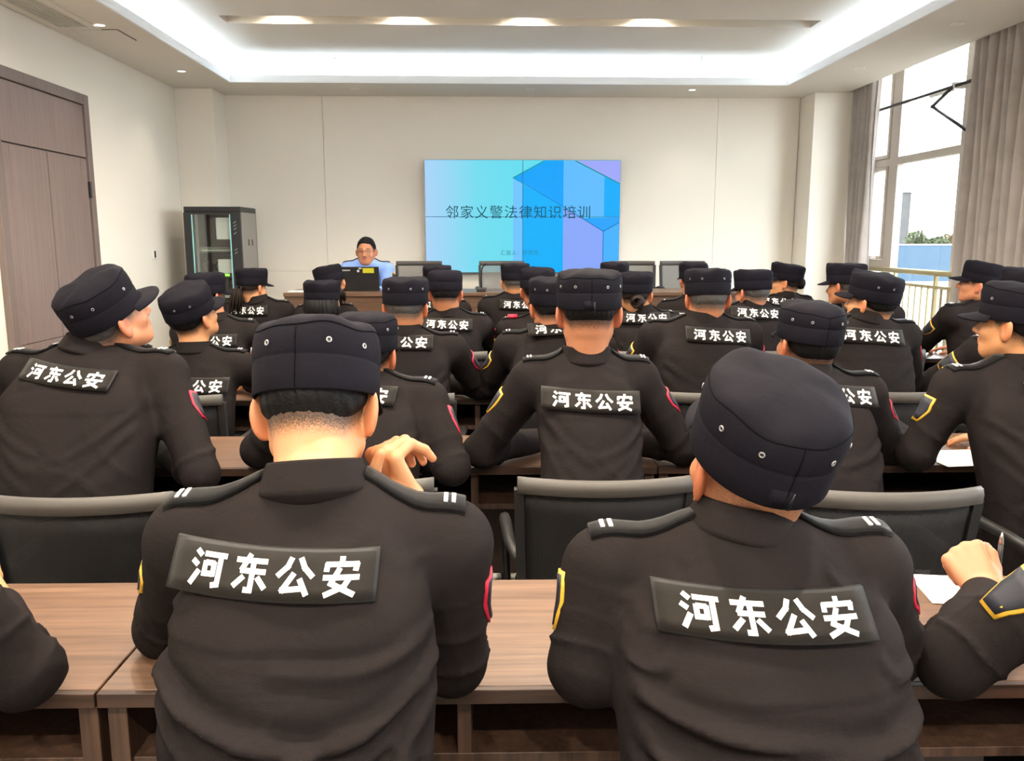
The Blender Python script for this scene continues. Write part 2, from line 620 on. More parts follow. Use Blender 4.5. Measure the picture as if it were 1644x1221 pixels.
# raised ceiling with light slots, soffit, lip and cove
SLOTS_Y = [6.89, 4.3, 1.7, -0.9]
SX0, SX1, SW = -2.02, 2.62, 0.115
mb = MB()
ys = sorted(SLOTS_Y)
edges = [Y_REAR]
for y in ys:
    edges += [y - SW, y + SW]
edges.append(Y_B)
for i in range(0, len(edges), 2):
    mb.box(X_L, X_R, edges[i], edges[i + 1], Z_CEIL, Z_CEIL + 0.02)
for y in ys:
    mb.box(X_L, SX0, y - SW, y + SW, Z_CEIL, Z_CEIL + 0.02)
    mb.box(SX1, X_R, y - SW, y + SW, Z_CEIL, Z_CEIL + 0.02)
    mb.box(SX0 - 0.02, SX1 + 0.02, y - SW - 0.02, y + SW + 0.02, Z_CEIL + 0.13, Z_CEIL + 0.15)
    mb.box(SX0 - 0.02, SX0, y - SW, y + SW, Z_CEIL + 0.019, Z_CEIL + 0.14)
    mb.box(SX1, SX1 + 0.02, y - SW, y + SW, Z_CEIL + 0.019, Z_CEIL + 0.14)
    mb.box(SX0 - 0.02, SX1 + 0.02, y + SW, y + SW + 0.02, Z_CEIL + 0.0195, Z_CEIL + 0.14)
    mb.box(SX0 - 0.02, SX1 + 0.02, y - SW - 0.02, y - SW, Z_CEIL + 0.0195, Z_CEIL + 0.14)
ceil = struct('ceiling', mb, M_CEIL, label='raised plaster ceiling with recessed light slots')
mb = MB()
mb.box(X_L, LIP_L - 0.01, Y_REAR, Y_B + 0.018, Z_SOF, Z_SOF + 0.02)
mb.box(LIP_R + 0.01, 3.65, Y_REAR, Y_B + 0.018, Z_SOF, Z_SOF + 0.02)
mb.box(LIP_L - 0.01, LIP_R + 0.01, LIP_B + 0.01, Y_B + 0.018, Z_SOF + 0.0005, Z_SOF + 0.019)
mb.box(LIP_L - 0.01, LIP_R + 0.01, Y_REAR, LIP_F - 0.01, Z_SOF + 0.0005, Z_SOF + 0.019)
mb.box(3.65, X_R, 8.62, Y_B + 0.018, Z_SOF, Z_SOF + 0.02)
mb.box(3.63, 3.65, Y_REAR, 8.62, Z_SOF + 0.02, Z_CEIL)
mb.build('soffit', M_CEIL, ceil)
mb = MB()
LH = 3.0
mb.box(LIP_L - 0.018, LIP_L, LIP_F - 0.018, LIP_B + 0.018, Z_SOF - 0.002, LH)
mb.box(LIP_R, LIP_R + 0.018, LIP_F - 0.018, LIP_B + 0.018, Z_SOF - 0.002, LH)
mb.box(LIP_L, LIP_R, LIP_B, LIP_B + 0.018, Z_SOF - 0.002, LH)
mb.box(LIP_L, LIP_R, LIP_F - 0.018, LIP_F, Z_SOF - 0.002, LH)
mb.build('cove_lip', M_COVE, ceil)
mb = MB()
mb.box(LIP_L - COVE - 0.02, LIP_L - COVE, LIP_F - COVE, LIP_B + COVE, Z_SOF + 0.02, Z_CEIL)
mb.box(LIP_R + COVE, LIP_R + COVE + 0.02, LIP_F - COVE, LIP_B + COVE, Z_SOF + 0.02, Z_CEIL)
mb.box(LIP_L - COVE, LIP_R + COVE, LIP_B + COVE, LIP_B + COVE + 0.02, Z_SOF + 0.02, Z_CEIL)
mb.box(LIP_L - COVE, LIP_R + COVE, LIP_F - COVE - 0.02, LIP_F - COVE, Z_SOF + 0.02, Z_CEIL)
mb.build('cove_wall', M_COVE, ceil)


def led(x0, x1, y0, y1, label):
    t = empty('cove_strip_light', ((x0 + x1) / 2, (y0 + y1) / 2, Z_SOF + 0.021))
    hx, hy = (x1 - x0) / 2, (y1 - y0) / 2
    MB().box(-hx, hx, -hy, hy, 0, 0.012).build('led_strip', M_LED, t)
    L = max(2 * hx, 2 * hy)
    a = area('led_glow', (0, 0, 0.018), (pi, 0, 0), 2 * hx, 2 * hy, LED_W * L, LED_COL, t)
    tag(t, label, 'strip light', 'cove strip lights')


c = 0.10
led(LIP_L - c - 0.01, LIP_L - c + 0.01, LIP_F, LIP_B, 'cool white strip light hidden in the cove above the door wall')
led(LIP_R + c - 0.01, LIP_R + c + 0.01, LIP_F, LIP_B, 'cool white strip light hidden in the cove on the window side')
led(LIP_L, LIP_R, LIP_B + c - 0.01, LIP_B + c + 0.01, 'cool white strip light hidden in the cove above the display')
led(LIP_L, LIP_R, LIP_F - c - 0.01, LIP_F - c + 0.01, 'cool white strip light hidden in the cove behind the audience')

ring = MB().lathe([(0.030, 0.004), (0.034, -0.004), (0.043, -0.003), (0.046, 0.0), (0.046, 0.004)], 24).data('ring', M_LAMPW)
lens_on = MB().lathe([(0.0, -0.003), (0.020, -0.003), (0.031, -0.001), (0.031, 0.004)], 20).data('lens', M_LAMPON)
lens_off = MB().lathe([(0.0, 0.001), (0.031, 0.001), (0.031, 0.004)], 20).data('lens', M_CEIL)


def downlight(x, y, z, lit, label, power=SPOT_W * 0.03, col=WARM, angle=95, group='ceiling downlights'):
    t = empty('downlight', (x, y, z))
    put(ring, 'trim_ring', t)
    put(lens_on if lit else lens_off, 'lens', t)
    if lit:
        spot('lamp', (0, 0, -0.012), power, col, angle, 0.7, t, 0.03)
    tag(t, label, 'ceiling light', group)


downlight(-2.645, 6.16, Z_SOF, True, 'lit round downlight beside the ceiling access hatch')
downlight(-2.655, 7.76, Z_SOF, True, 'lit round downlight in the soffit above the equipment rack')
downlight(2.05, 8.54, Z_SOF, True, 'lit round downlight in the soffit above the panelled wall')
downlight(-1.27, 8.57, Z_SOF, False, 'unlit round downlight in the soffit above the presenter')
downlight(0.45, 8.57, Z_SOF, False, 'unlit round downlight in the soffit above the display')
downlight(3.24, 5.94, Z_SOF, False, 'unlit round downlight with a white ring by the long curtain')
downlight(3.24, 7.46, Z_SOF, False, 'unlit round downlight nearer the gathered curtain')
n = 0
for y in SLOTS_Y:
    for x in (-1.58, -0.62, 0.34, 1.31):
        n += 1
        w0 = ('first from the door side', 'second from the door side', 'third from the door side', 'fourth from the door side')[(n - 1) % 4]
        w = 'lit spot in the ceiling slot before the video wall, ' + w0
        if y < 6:  # unseen audience spots are added, wide and low to brighten the back wall
            w = ('unseen spot added in a ceiling slot above the audience', 'unseen spot added in the middle ceiling slot', 'unseen spot added in the slot behind the audience')[min(2, (n - 5) // 4)] + ', ' + w0
        downlight(x, y - 0.01, Z_CEIL + (0.13 if y > 6 else 0.03), True, w, power=SPOT_W * (0.22 if y > 6 else 0.60), angle=145 if y > 6 else 168, group='spots in the ceiling slots')
for (px, w) in ((539, 'on the presenter side'), (1127, 'on the window side')):
    p = at_z(px, 92, Z_CEIL)
    t = empty('sprinkler', (p[0], min(p[1], 8.2), Z_CEIL))
    MB().lathe([(0.0, -0.008), (0.022, -0.007), (0.03, 0.0)], 16).build('rose', M_STEEL, t)
    MB().tube([(0, 0, 0), (0, 0, -0.05)], 0.006, 8).build('stem', M_STEEL, t)
    MB().lathe([(0.0, -0.052), (0.016, -0.051), (0.016, -0.048), (0.0, -0.047)], 12).build('deflector', M_STEEL, t)
    tag(t, 'small ceiling sprinkler ' + w, 'sprinkler', 'ceiling sprinklers')

# air outlet and hatch in the soffit by the door wall
t = empty('air_vent', (-2.84, 5.4, Z_SOF))
mb = MB()
for (a, b, c_, d) in ((-0.16, -0.10, -0.8, 0.8), (0.10, 0.16, -0.8, 0.8), (-0.16, 0.16, 0.8, 0.86), (-0.16, 0.16, -0.86, -0.8)):
    mb.box(a, b, c_, d, -0.008, 0.0)
mb.build('frame', M_CEIL, t)
MB().box(-0.10, 0.10, -0.8, 0.8, -0.001, 0.0).build('backing', M_GROOVE, t)
sl = MB().box(-0.006, 0.006, -0.8, 0.8, -0.007, -0.001).data('slat', M_CEIL)
for k in range(8):
    put(sl, 'slat', t, (-0.088 + k * 0.025, 0, 0))
tag(t, 'long slatted air outlet in the soffit along the door wall', 'air vent')
t = empty('access_hatch', (-2.735, 6.44, Z_SOF))
MB().box(-0.162, 0.162, -0.163, 0.163, -0.003, 0.0).build('frame', M_GROOVE, t)
MB().box(-0.155, 0.155, -0.156, 0.156, -0.006, -0.001).build('panel', M_CEIL, t)
tag(t, 'square access hatch flush in the soffit beyond the air outlet', 'hatch')

# double door in the left wall
dr = empty('door_1', (X_L, 0, 0))
dr['kind'] = 'structure'
dr['label'] = 'grey brown double door with a solid transom panel'
mb = MB()
mb.box(0, 0.045, 5.355, 5.43, 0, 2.545, 0.003).box(0, 0.045, 6.58, 6.653, 0, 2.545, 0.003).box(0, 0.045, 5.43, 6.58, 2.47, 2.545, 0.003)
mb.build('frame', M_DOORF, dr)
MB().box(0, 0.012, 5.43, 6.58, 0, 2.47).build('backing', M_GROOVE, dr)
MB().box(0.012, 0.030, 5.434, 6.576, 2.085, 2.466, 0.003).build('transom_panel', M_DOOR, dr)
for (a, b, g) in ((5.434, 5.998, 5.53), (6.004, 6.576, 6.48)):
    lf = MB().box(0.010, 0.022, a, b, 0.005, 2.078).build('leaf', M_DOOR, dr)
    for (c_, d) in ((0.02, 0.795), (0.803, 2.07)):
        lo, hi = (a + 0.004, g - 0.003), (g + 0.003, b - 0.004)
        for (e, f_) in (lo, hi):
            MB().box(0.018, 0.030, e, f_, c_, d, 0.002).build('panel', M_DOOR, lf)
hd = MB().lathe([(0.0, 0.0), (0.03, 0.0), (0.03, 0.008), (0.012, 0.012), (0.012, 0.045), (0.0, 0.047)], 16)
hd.v = [(z, x, y) for x, y, z in hd.v]
hme = hd.data('handle', M_BLACK)
for zz in (1.02, 0.95):
    h = put(hme, 'handle', dr, (0.030, 6.03, zz))
    MB().tube([(0.042, 0, 0), (0.046, 0.05, 0.0), (0.044, 0.085, -0.004)], [0.009, 0.008, 0.007], 8).build('lever', M_BLACK, h)
for zz in (0.3, 1.0, 1.85):
    MB().box(0.028, 0.048, 6.566, 6.59, zz - 0.06, zz + 0.06, 0.002).build('hinge', M_BLACK, dr)
t = empty('wall_switch', (X_L, 7.82, 1.345))
MB().box(0, 0.010, -0.043, 0.043, -0.043, 0.043, 0.003).build('plate', M_LAMPW, t)
MB().box(0.008, 0.016, -0.012, 0.012, -0.03, 0.03, 0.002).build('rocker', M_BLACK, t)
tag(t, 'small white wall switch with black rocker near the rack', 'switch')

# skirtings
struct('baseboard_left', MB().box(X_L, X_L + 0.012, Y_REAR, 5.35, 0, 0.08).box(X_L, X_L + 0.012, 6.66, 8.6, 0, 0.08), M_DGREY, label='dark skirting along the door wall')
struct('baseboard_back', MB().box(-2.66, 3.30, Y_B - 0.012, Y_B, PLAT, PLAT + 0.08), M_DGREY, label='dark skirting behind the platform')

# right wall with three window bays
BAYS = [(6.28, 8.50), (2.3, 4.52), (-1.7, 0.52)]
ZS0, ZS1 = 0.42, 3.2
mb = MB()
ye = [Y_REAR - 0.1]
for (a, b) in sorted(BAYS):
    ye += [a, b]
ye.append(Y_B + 0.1)
for i in range(0, len(ye), 2):
    mb.box(X_R, X_R + 0.22, ye[i], ye[i + 1], 0, 3.25)
for (a, b) in BAYS:
    mb.box(X_R, X_R + 0.22, a, b, 0, ZS0)
struct('wall_right', mb, M_WALL, label='window wall with three tall window bays')


def window(k, y0, y1, label):
    w = empty('window_%d' % k, (X_R, y1, 0))
    w['kind'] = 'structure'
    w['label'] = label
    L = y1 - y0
    y = lambda t: -t                       # distance from the far jamb towards the camera
    # stations measured from the far jamb
    st = [0.0, 0.05, 0.37, 0.54, 1.58, 1.79, L - 0.05, L]
    fr = MB()
    d0, d1 = 0.0, 0.07
    for (a, b) in ((0, 1), (2, 3), (4, 5), (6, 7)):
        fr.box(d0, d1, y(st[b]), y(st[a]), ZS0, ZS1, 0.003)
    for (z0, z1) in ((ZS0, ZS0 + 0.07), (2.175, 2.245), (ZS1 - 0.06, ZS1)):
        fr.box(d0 + 0.004, d1 - 0.004, y(L - 0.05), y(0.05), z0, z1, 0.003)
    for (a, b) in ((1, 2), (5, 6)):
        fr.box(d0 + 0.006, d1 - 0.006, y(st[b]), y(st[a]), 1.21, 1.28, 0.003)
    fr.build('frame', M_ALU, w)
    for (a, b) in ((1, 2), (3, 4), (5, 6)):
        zr = [(ZS0 + 0.07, 2.175), (2.245, ZS1 - 0.06)] if a == 3 else [(ZS0 + 0.07, 1.21), (1.28, 2.175), (2.245, ZS1 - 0.06)]
        for (z0, z1) in zr:
            if a != 3 and z0 > 1.2:
                fr = MB()
                s = 0.038
                ya, yb = y(st[b]) + 0.003, y(st[a]) - 0.003
                fr.box(-0.012, 0.04, ya, ya + s, z0 + .003, z1 - .003, 0.002).box(-0.012, 0.04, yb - s, yb, z0 + .003, z1 - .003, 0.002)
                fr.box(-0.012, 0.04, ya + s, yb - s, z0 + .003, z0 + s, 0.002).box(-0.012, 0.04, ya + s, yb - s, z1 - s, z1 - .003, 0.002)
                sa = fr.build('sash', M_ALU, w)
                MB().box(0.012, 0.018, ya + s, yb - s, z0 + s, z1 - s).build('pane', M_PANE, sa)
                if z0 < 2:
                    MB().box(-0.03, -0.012, (ya + yb) / 2 - .05, (ya + yb) / 2 + .05, z0 + .006, z0 + .03, 0.004).build('handle', M_LAMPW, sa)
            else:
                MB().box(0.03, 0.036, y(st[b]), y(st[a]), z0, z1).build('pane', M_PANE, w)
    MB().box(-0.10, 0.02, y(L), y(0), ZS0 - 0.03, ZS0, 0.004).build('window_sill', M_LAMPW, w)
    return w


window(1, *BAYS[0], 'tall pale framed window between the two curtains')
window(2, *BAYS[1], 'tall window bay beside the audience')
window(3, *BAYS[2], 'tall window bay behind the audience')
for (a, b) in BAYS:          # sampling portals in the window openings
    o = area('window_portal', (X_R + 0.12, (a + b) / 2, (ZS0 + ZS1) / 2), (0, pi / 2, 0), ZS1 - ZS0, b - a, 1.0, (1, 1, 1))
    o.data.cycles.is_portal = True
# opening rod and its folded stay in front of the window
t = empty('window_push_rod', (3.80, 7.4, 2.70))
a, b = np.array([0, 0.98, 0.005]), np.array([0, -0.86, 0.0])
MB().tube([a, b], 0.014, 8).build('rod', M_DGREY, t)
MB().box(-0.02, 0.08, 0.95, 0.99, -0.02, 0.03, 0.004).build('bracket', M_LAMPW, t)
MB().box(-0.02, 0.08, -0.49, -0.45, -0.02, 0.03, 0.004).build('bracket', M_LAMPW, t)
MB().box(-0.015, 0.015, -0.45, -0.10, -0.035, -0.012, 0.004).build('slide_track', M_LAMPW, t)
p = [at_y(1530, 139, 7.05), at_y(1497, 171, 7.30), at_y(1556, 212, 6.80)]
sc = lambda q: EYE + (q - EYE) * (3.78 / q[0])
q = [sc(v) - np.array([3.80, 7.4, 2.70]) for v in p]
MB().tube([q[0], q[1]], 0.014, 8).build('stay_arm', M_DGREY, t)
MB().tube([q[1], q[2]], 0.014, 8).build('stay_arm', M_DGREY, t)
MB().tube([q[1] + (0, 0, -0.014), q[1] + (0, 0, 0.014)], 0.016, 10).build('joint', M_DGREY, t)
tag(t, 'thin dark opening rod with folded stay arm across the window', 'window rod')

# guard rail inside the window
t = empty('guard_rail', (3.835, 7.39, ZS0))
RL = 1.09
M_GUARD = mat('guard_paint', s2l((168, 158, 120)), 0.45, metal=0.2)
MB().tube([(0, -RL, 0.775), (0, RL, 0.775)], 0.024, 10).build('handrail', M_GUARD, t)
MB().box(-0.012, 0.012, -RL, RL, 0.645, 0.67).build('rail', M_GUARD, t)
MB().box(-0.012, 0.012, -RL, RL, 0.03, 0.055).build('rail', M_GUARD, t)
ps = MB().box(-0.014, 0.014, -0.014, 0.014, 0, 0.76).data('post', M_GUARD)
for k in range(4):
    put(ps, 'post', t, (0, -RL + 0.02 + k * (2 * RL - 0.04) / 3, 0))
bl = MB().box(-0.007, 0.007, -0.007, 0.007, 0.05, 0.65).data('baluster', M_GUARD)
for k in range(20):
    put(bl, 'baluster', t, (0, -RL + 0.11 + k * 0.105, 0))
tag(t, 'olive metal guard rail with thin balusters across the window', 'railing')


# curtains: pleated cloth hanging from the pocket above the soffit edge
def curtain(y0, y1, folds, amp, label, gather=0.0, seed=1, x=3.72):
    r = np.random.RandomState(seed)
    t = empty('curtain', (x, (y0 + y1) / 2, 0))
    n = folds * 12
    L = y1 - y0
    ph = np.cumsum(0.7 + 0.6 * r.rand(n + 1)); ph = ph / ph[-1] * folds * 2 * pi
    am = amp * (0.7 + 0.5 * np.interp(np.arange(n + 1), np.linspace(0, n, folds + 1), r.rand(folds + 1)))
    rows = []
    zz = [0.03, 0.3, 0.7, 1.1, 1.5, 1.9, 2.3, 2.6, 2.85, 3.05, 3.14]
    for i, z in enumerate(zz):
        row = []
        k = (z / 3.14)
        sq = 1 - gather * (1 - abs(k - 0.45) / 0.55) * 0.6 if gather else 1
        for j in range(n + 1):
            u = j / n - 0.5
            a = am[j] * (1.05 - 0.25 * k)
            row.append((a * sin(ph[j] + 0.25 * sin(z * 1.7 + j * 0.1)) + 0.012 * sin(z * 2.1 + j * .35), u * L * sq + 0.01 * cos(ph[j]), z))
        rows.append(row)
    MB().slab(rows, (0.004, 0.0, 0.0), True).build('cloth', M_CURT, t)
    MB().box(-0.03, 0.03, -L / 2, L / 2, 3.125, 3.15).build('heading_track', M_LAMPW, t)
    tag(t, label, 'curtain', 'grey brown pleated curtains')


curtain(8.14, 8.60, 6, 0.045, 'narrow gathered grey brown curtain beside the pilaster', 0.12, 3)
curtain(4.75, 6.50, 17, 0.055, 'broad grey brown pleated curtain hanging at the window edge', 0.0, 4)
curtain(0.75, 2.15, 14, 0.055, 'pleated curtain between the window bays beside the audience', 0.0, 5)
curtain(-3.0, -1.85, 12, 0.055, 'pleated curtain behind the audience', 0.0, 6)

# ------------------------------------------------------------------ outside
M_GROUND = mat('yard_concrete', (0.062, 0.058, 0.055), 0.9, var=(0.2, 0.05))
M_HOARD = mat('blue_sheet', (0.011, 0.042, 0.078), 0.6)
M_BLDG = mat('building_render', (0.052, 0.052, 0.051), 0.9)
M_BWIN = mat('building_window', (0.028, 0.031, 0.034), 0.6)
M_LEAF = mat('leaf_green', (0.028, 0.040, 0.011), 0.8, var=(1.5, 0.35))
M_LEAFY = mat('leaf_yellow', (0.065, 0.045, 0.012), 0.8, var=(1.5, 0.3))
struct('ground', MB().box(X_R + 0.25, 220, -60, 260, -0.9, -0.6), M_GROUND, label='pale yard outside the window')
t = empty('site_hoarding', (20.9, 40, -0.6))
pn = MB().box(-0.99, 0.99, -0.02, 0.02, 0.05, 1.82).data('panel', M_HOARD)
for k in range(19):
    put(pn, 'panel', t, (-18 + k * 2.0, 0, 0))
MB().box(-19, 19, -0.04, 0.04, 1.80, 1.86).build('top_rail', M_LAMPW, t)
MB().box(-19, 19, -0.05, 0.05, 0.0, 0.06).build('foot_rail', M_LAMPW, t)
tag(t, 'sky blue sheet hoarding across the yard beyond the railing', 'fence')
p = at_y(1462, 384, 140)
t = empty('apartment_block', (p[0], 140, -0.6))
MB().box(-22, 0, 0, 12, 0, 9.8).build('wall', M_BLDG, t)
MB().box(-22.3, 0.3, -0.3, 12.3, 9.8, 10.2).build('roof', M_LAMPW, t)
MB().box(-0.5, -0.1, -0.25, 0, 0, 9.8).build('pilaster', M_LAMPW, t)
wn = MB().box(-0.75, 0.75, -0.06, 0.02, 0, 1.6).data('window', M_BWIN)
for r_ in range(3):
    for k in range(8):
        put(wn, 'window', t, (-1.9 - k * 2.5, 0, 1.0 + r_ * 3.1))
tag(t, 'pale grey three storey block seen through the window', 'building')
for i, (px, hh, m, w) in enumerate(((1470, 3.0, M_LEAF, 'small pointed green tree beside the pale block'), (1490, 2.2, M_LEAF, 'low green tree beyond the blue hoarding'),
                                    (1508, 2.4, M_LEAF, 'rounded green tree in the middle beyond the hoarding'), (1526, 2.8, M_LEAFY, 'yellow leaved tree at the window edge'))):
    p = at_y(px, 384, 105 + 4 * i)
    t = empty('tree', (p[0], 105 + 4 * i, -0.6))
    MB().tube([(0, 0, 0), (0.05, 0, hh * 0.5)], [0.14, 0.09], 8).build('trunk', M_WLEG, t)
    r = np.random.RandomState(20 + i)
    crown = MB()
    for _ in range(420):
        d = r.normal(size=3); d /= np.linalg.norm(d)
        rad = r.rand() ** 0.4
        c0 = np.array([d[0] * 1.25 * rad, d[1] * 1.25 * rad, hh * 0.62 + d[2] * hh * 0.42 * rad])
        a = r.normal(size=3) * 0.16; b = r.normal(size=3) * 0.16
        crown.add([c0 - a, c0 + b, c0 + a, c0 - b], [(0, 1, 2, 3)])
    crown.build('crown', m, t)
    tag(t, w, 'tree', 'trees beyond the hoarding')

# ------------------------------------------------------------------ display wall with the slide
E2 = 1.0 / (2 ** EXPO)
scr = empty('video_wall', (0.395, Y_B, 0))
tag(scr, 'two by two video wall showing a blue title slide', 'display')
SY = Y_B - 0.09
X0s, X1s, Z0s, Z1s = -1.02, 1.02, 1.135, 2.290
MB().box(X0s - 0.004, X1s + 0.004, -0.075, -0.001, Z0s - 0.004, Z1s + 0.004, 0.003).build('housing', M_BLACK, scr)
ZM = (Z0s + Z1s) / 2


def slide_bg():
    m, nt, b = nodes_of('slide_background')
    b.inputs['Base Color'].default_value = (0, 0, 0, 1)
    b.inputs['Specular IOR Level'].default_value = 0.2
    tc = nt.nodes.new('ShaderNodeTexCoord')
    sx = nt.nodes.new('ShaderNodeSeparateXYZ')
    nt.links.new(tc.outputs['Object'], sx.inputs[0])
    mr = nt.nodes.new('ShaderNodeMapRange')
    mr.inputs['From Min'].default_value = X0s
    mr.inputs['From Max'].default_value = 0.2
    nt.links.new(sx.outputs[0], mr.inputs['Value'])
    r = nt.nodes.new('ShaderNodeValToRGB')
    r.color_ramp.elements[0].color = (*s2l((172, 212, 248)), 1)
    r.color_ramp.elements[1].color = (*s2l((96, 222, 240)), 1)
    e = r.color_ramp.elements.new(0.45); e.color = (*s2l((116, 220, 240)), 1)
    nt.links.new(mr.outputs[0], r.inputs['Fac'])
    nt.links.new(r.outputs['Color'], b.inputs['Emission Color'])
    b.inputs['Emission Strength'].default_value = E2
    return m


M_SBG = slide_bg()
for (a, b) in ((X0s, -0.0025), (0.0025, X1s)):
    for (c, d) in ((Z0s, ZM - 0.0025), (ZM + 0.0025, Z1s)):
        MB().box(a, b, -0.088, -0.075, c, d).build('display_panel', M_SBG, scr)


def sp(px, py):        # slide position from its place in the picture
    u = (px - 683.5) / (993.5 - 683.5)
    v = (py - 257.5) / (437.0 - 257.5)
    return X0s + u * (X1s - X0s), Z1s - v * (Z1s - Z0s)


def cr(x, y):
    return sp(660 + x / 4.567, 240 + y / 4.567)


SL = [((0, 163, 255), [(745, 205), (972, 82), (1110, 82), (1110, 412)]),
      ((112, 196, 255), [(745, 215), (812, 252), (812, 900), (745, 900)]),
      ((0, 176, 255), [(812, 252), (1110, 412), (1110, 900), (812, 900)]),
      ((96, 188, 255), [(1110, 82), (1195, 82), (1522, 250), (1522, 492), (1245, 492), (1110, 412)]),
      ((160, 168, 250), [(1195, 82), (1522, 82), (1522, 250)]),
      ((0, 172, 255), [(1408, 192), (1522, 250), (1522, 492), (1408, 492)]),
      ((138, 168, 250), [(1110, 412), (1405, 596), (1405, 900), (1110, 900)]),
      ((36, 164, 255), [(1245, 497), (1522, 492), (1522, 530), (1405, 596)]),
      ((70, 178, 255), [(1405, 596), (1522, 530), (1522, 900), (1405, 900)])]
for i, (c, poly) in enumerate(SL):
    pts = [cr(*p) for p in poly]
    pts = [(x, max(z, Z0s + 0.001)) for x, z in pts]
    MB().prism([(x, min(z, Z1s - 0.001)) for x, z in pts], -0.0886 - i * 0.00004, -0.0876).build('slide_shape', emission('slide_%d' % i, s2l(c), E2), scr)
M_TEAL = emission('slide_teal', s2l((0, 150, 150)), E2)
M_DBLU = emission('slide_blue_line', s2l((0, 112, 190)), E2)
for (a, b, m, w) in (((745, 207), (972, 84), M_TEAL, .011), ((1195, 84), (1520, 248), M_TEAL, .012), ((745, 208), (1110, 414), M_DBLU, .006),
                     ((1110, 414), (1405, 596), M_DBLU, .008), ((1405, 596), (1522, 530), M_DBLU, .009), ((1405, 596), (1405, 890), M_DBLU, .008)):
    p, q = np.array(cr(*a)), np.array(cr(*b))
    d = (q - p) / np.linalg.norm(q - p); nn = np.array([-d[1], d[0]]) * w / 2
    MB().prism([tuple(p + nn), tuple(q + nn), tuple(q - nn), tuple(p - nn)], -0.0895, -0.0892).build('slide_line', m, scr)
M_BEZ = mat('bezel_line', s2l((20, 110, 170)), 0.5)
MB().box(-0.003, 0.003, -0.0905, -0.075, Z0s, Z1s).box(X0s, X1s, -0.0905, -0.075, ZM - 0.003, ZM + 0.003).build('bezel', M_BEZ, scr)
M_STXT = emission('slide_text', s2l((10, 78, 96)), E2)
M_STX2 = emission('slide_small_text', s2l((40, 130, 150)), E2)


def flat_text(body, xa, xb, zc, parent, m, y, bold=0.0, name='lettering', facing=-1, hmul=1.0):
    v, tr = text_mesh(body, bold)
    w = v[:, 0].max() - v[:, 0].min()
    k = (xb - xa) / w
    P = np.zeros((len(v), 3))
    P[:, 0] = (xa + xb) / 2 + v[:, 0] * k
    P[:, 2] = zc + v[:, 1] * k * hmul
    P[:, 1] = y
    me = mesh_np(name, P, tr, False)
    me.materials.append(m)
    return put(me, name, parent)


a, z = sp(716, 339.5); b, _ = sp(946, 339.5)
flat_text('邻家义警法律知识培训', a, b, z, scr, M_STXT, -0.0915, 0.0, 'slide_title')
a, z = sp(803, 405); b, _ = sp(864, 405)
flat_text('汇报人：苏同文', a, b, z, scr, M_STX2, -0.0915, 0.0, 'slide_subtitle')

# ------------------------------------------------------------------ desks
DESK_Y = [1.27, 2.63, 3.81, 5.05, 6.20]
DW, DD, DZ = 0.598, 0.45, 0.75
d_top = MB().box(-DW, DW, 0.012, DD, DZ - 0.025, DZ, 0.0015).data('desktop', M_WOOD)
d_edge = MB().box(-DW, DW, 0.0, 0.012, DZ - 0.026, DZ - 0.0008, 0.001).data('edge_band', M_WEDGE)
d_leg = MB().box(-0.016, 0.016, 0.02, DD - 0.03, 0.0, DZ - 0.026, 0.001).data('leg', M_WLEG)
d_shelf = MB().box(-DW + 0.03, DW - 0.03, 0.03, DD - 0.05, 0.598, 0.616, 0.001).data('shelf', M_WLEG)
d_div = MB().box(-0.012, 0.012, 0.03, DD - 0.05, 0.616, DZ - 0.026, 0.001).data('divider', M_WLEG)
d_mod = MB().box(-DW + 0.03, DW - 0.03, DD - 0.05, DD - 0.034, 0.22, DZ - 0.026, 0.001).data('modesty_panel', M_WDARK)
DESK_X = [-1.24, -0.04, 1.16, 2.36]
where_r = ['nearest row', 'second row', 'third row', 'fourth row', 'fifth row']
where_u = ['at the aisle end', 'second from the aisle', 'third from the aisle', 'at the window end']
for r in range(5):
    for k, x in enumerate(DESK_X):
        if r == 0 and k == 3:
            continue
        t = empty('desk', (x, DESK_Y[r] - (x + 0.04) * 0.012 * (1 if r < 2 else 0), 0), -0.012 if r < 2 else 0)
        put(d_top, 'desktop', t); put(d_edge, 'edge_band', t)
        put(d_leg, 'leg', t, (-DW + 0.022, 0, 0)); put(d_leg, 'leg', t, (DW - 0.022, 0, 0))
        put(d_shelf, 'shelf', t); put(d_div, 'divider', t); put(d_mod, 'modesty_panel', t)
        tag(t, 'walnut training desk in the %s, %s' % (where_r[r], where_u[k]), 'desk', 'rows of walnut training desks')


# ------------------------------------------------------------------ chairs
def arc_back(w, z, bow, y0, n=14):
    return [(-w + 2 * w * k / n, y0 - bow * (1 - (2 * k / n - 1) ** 2), z) for k in range(n + 1)]


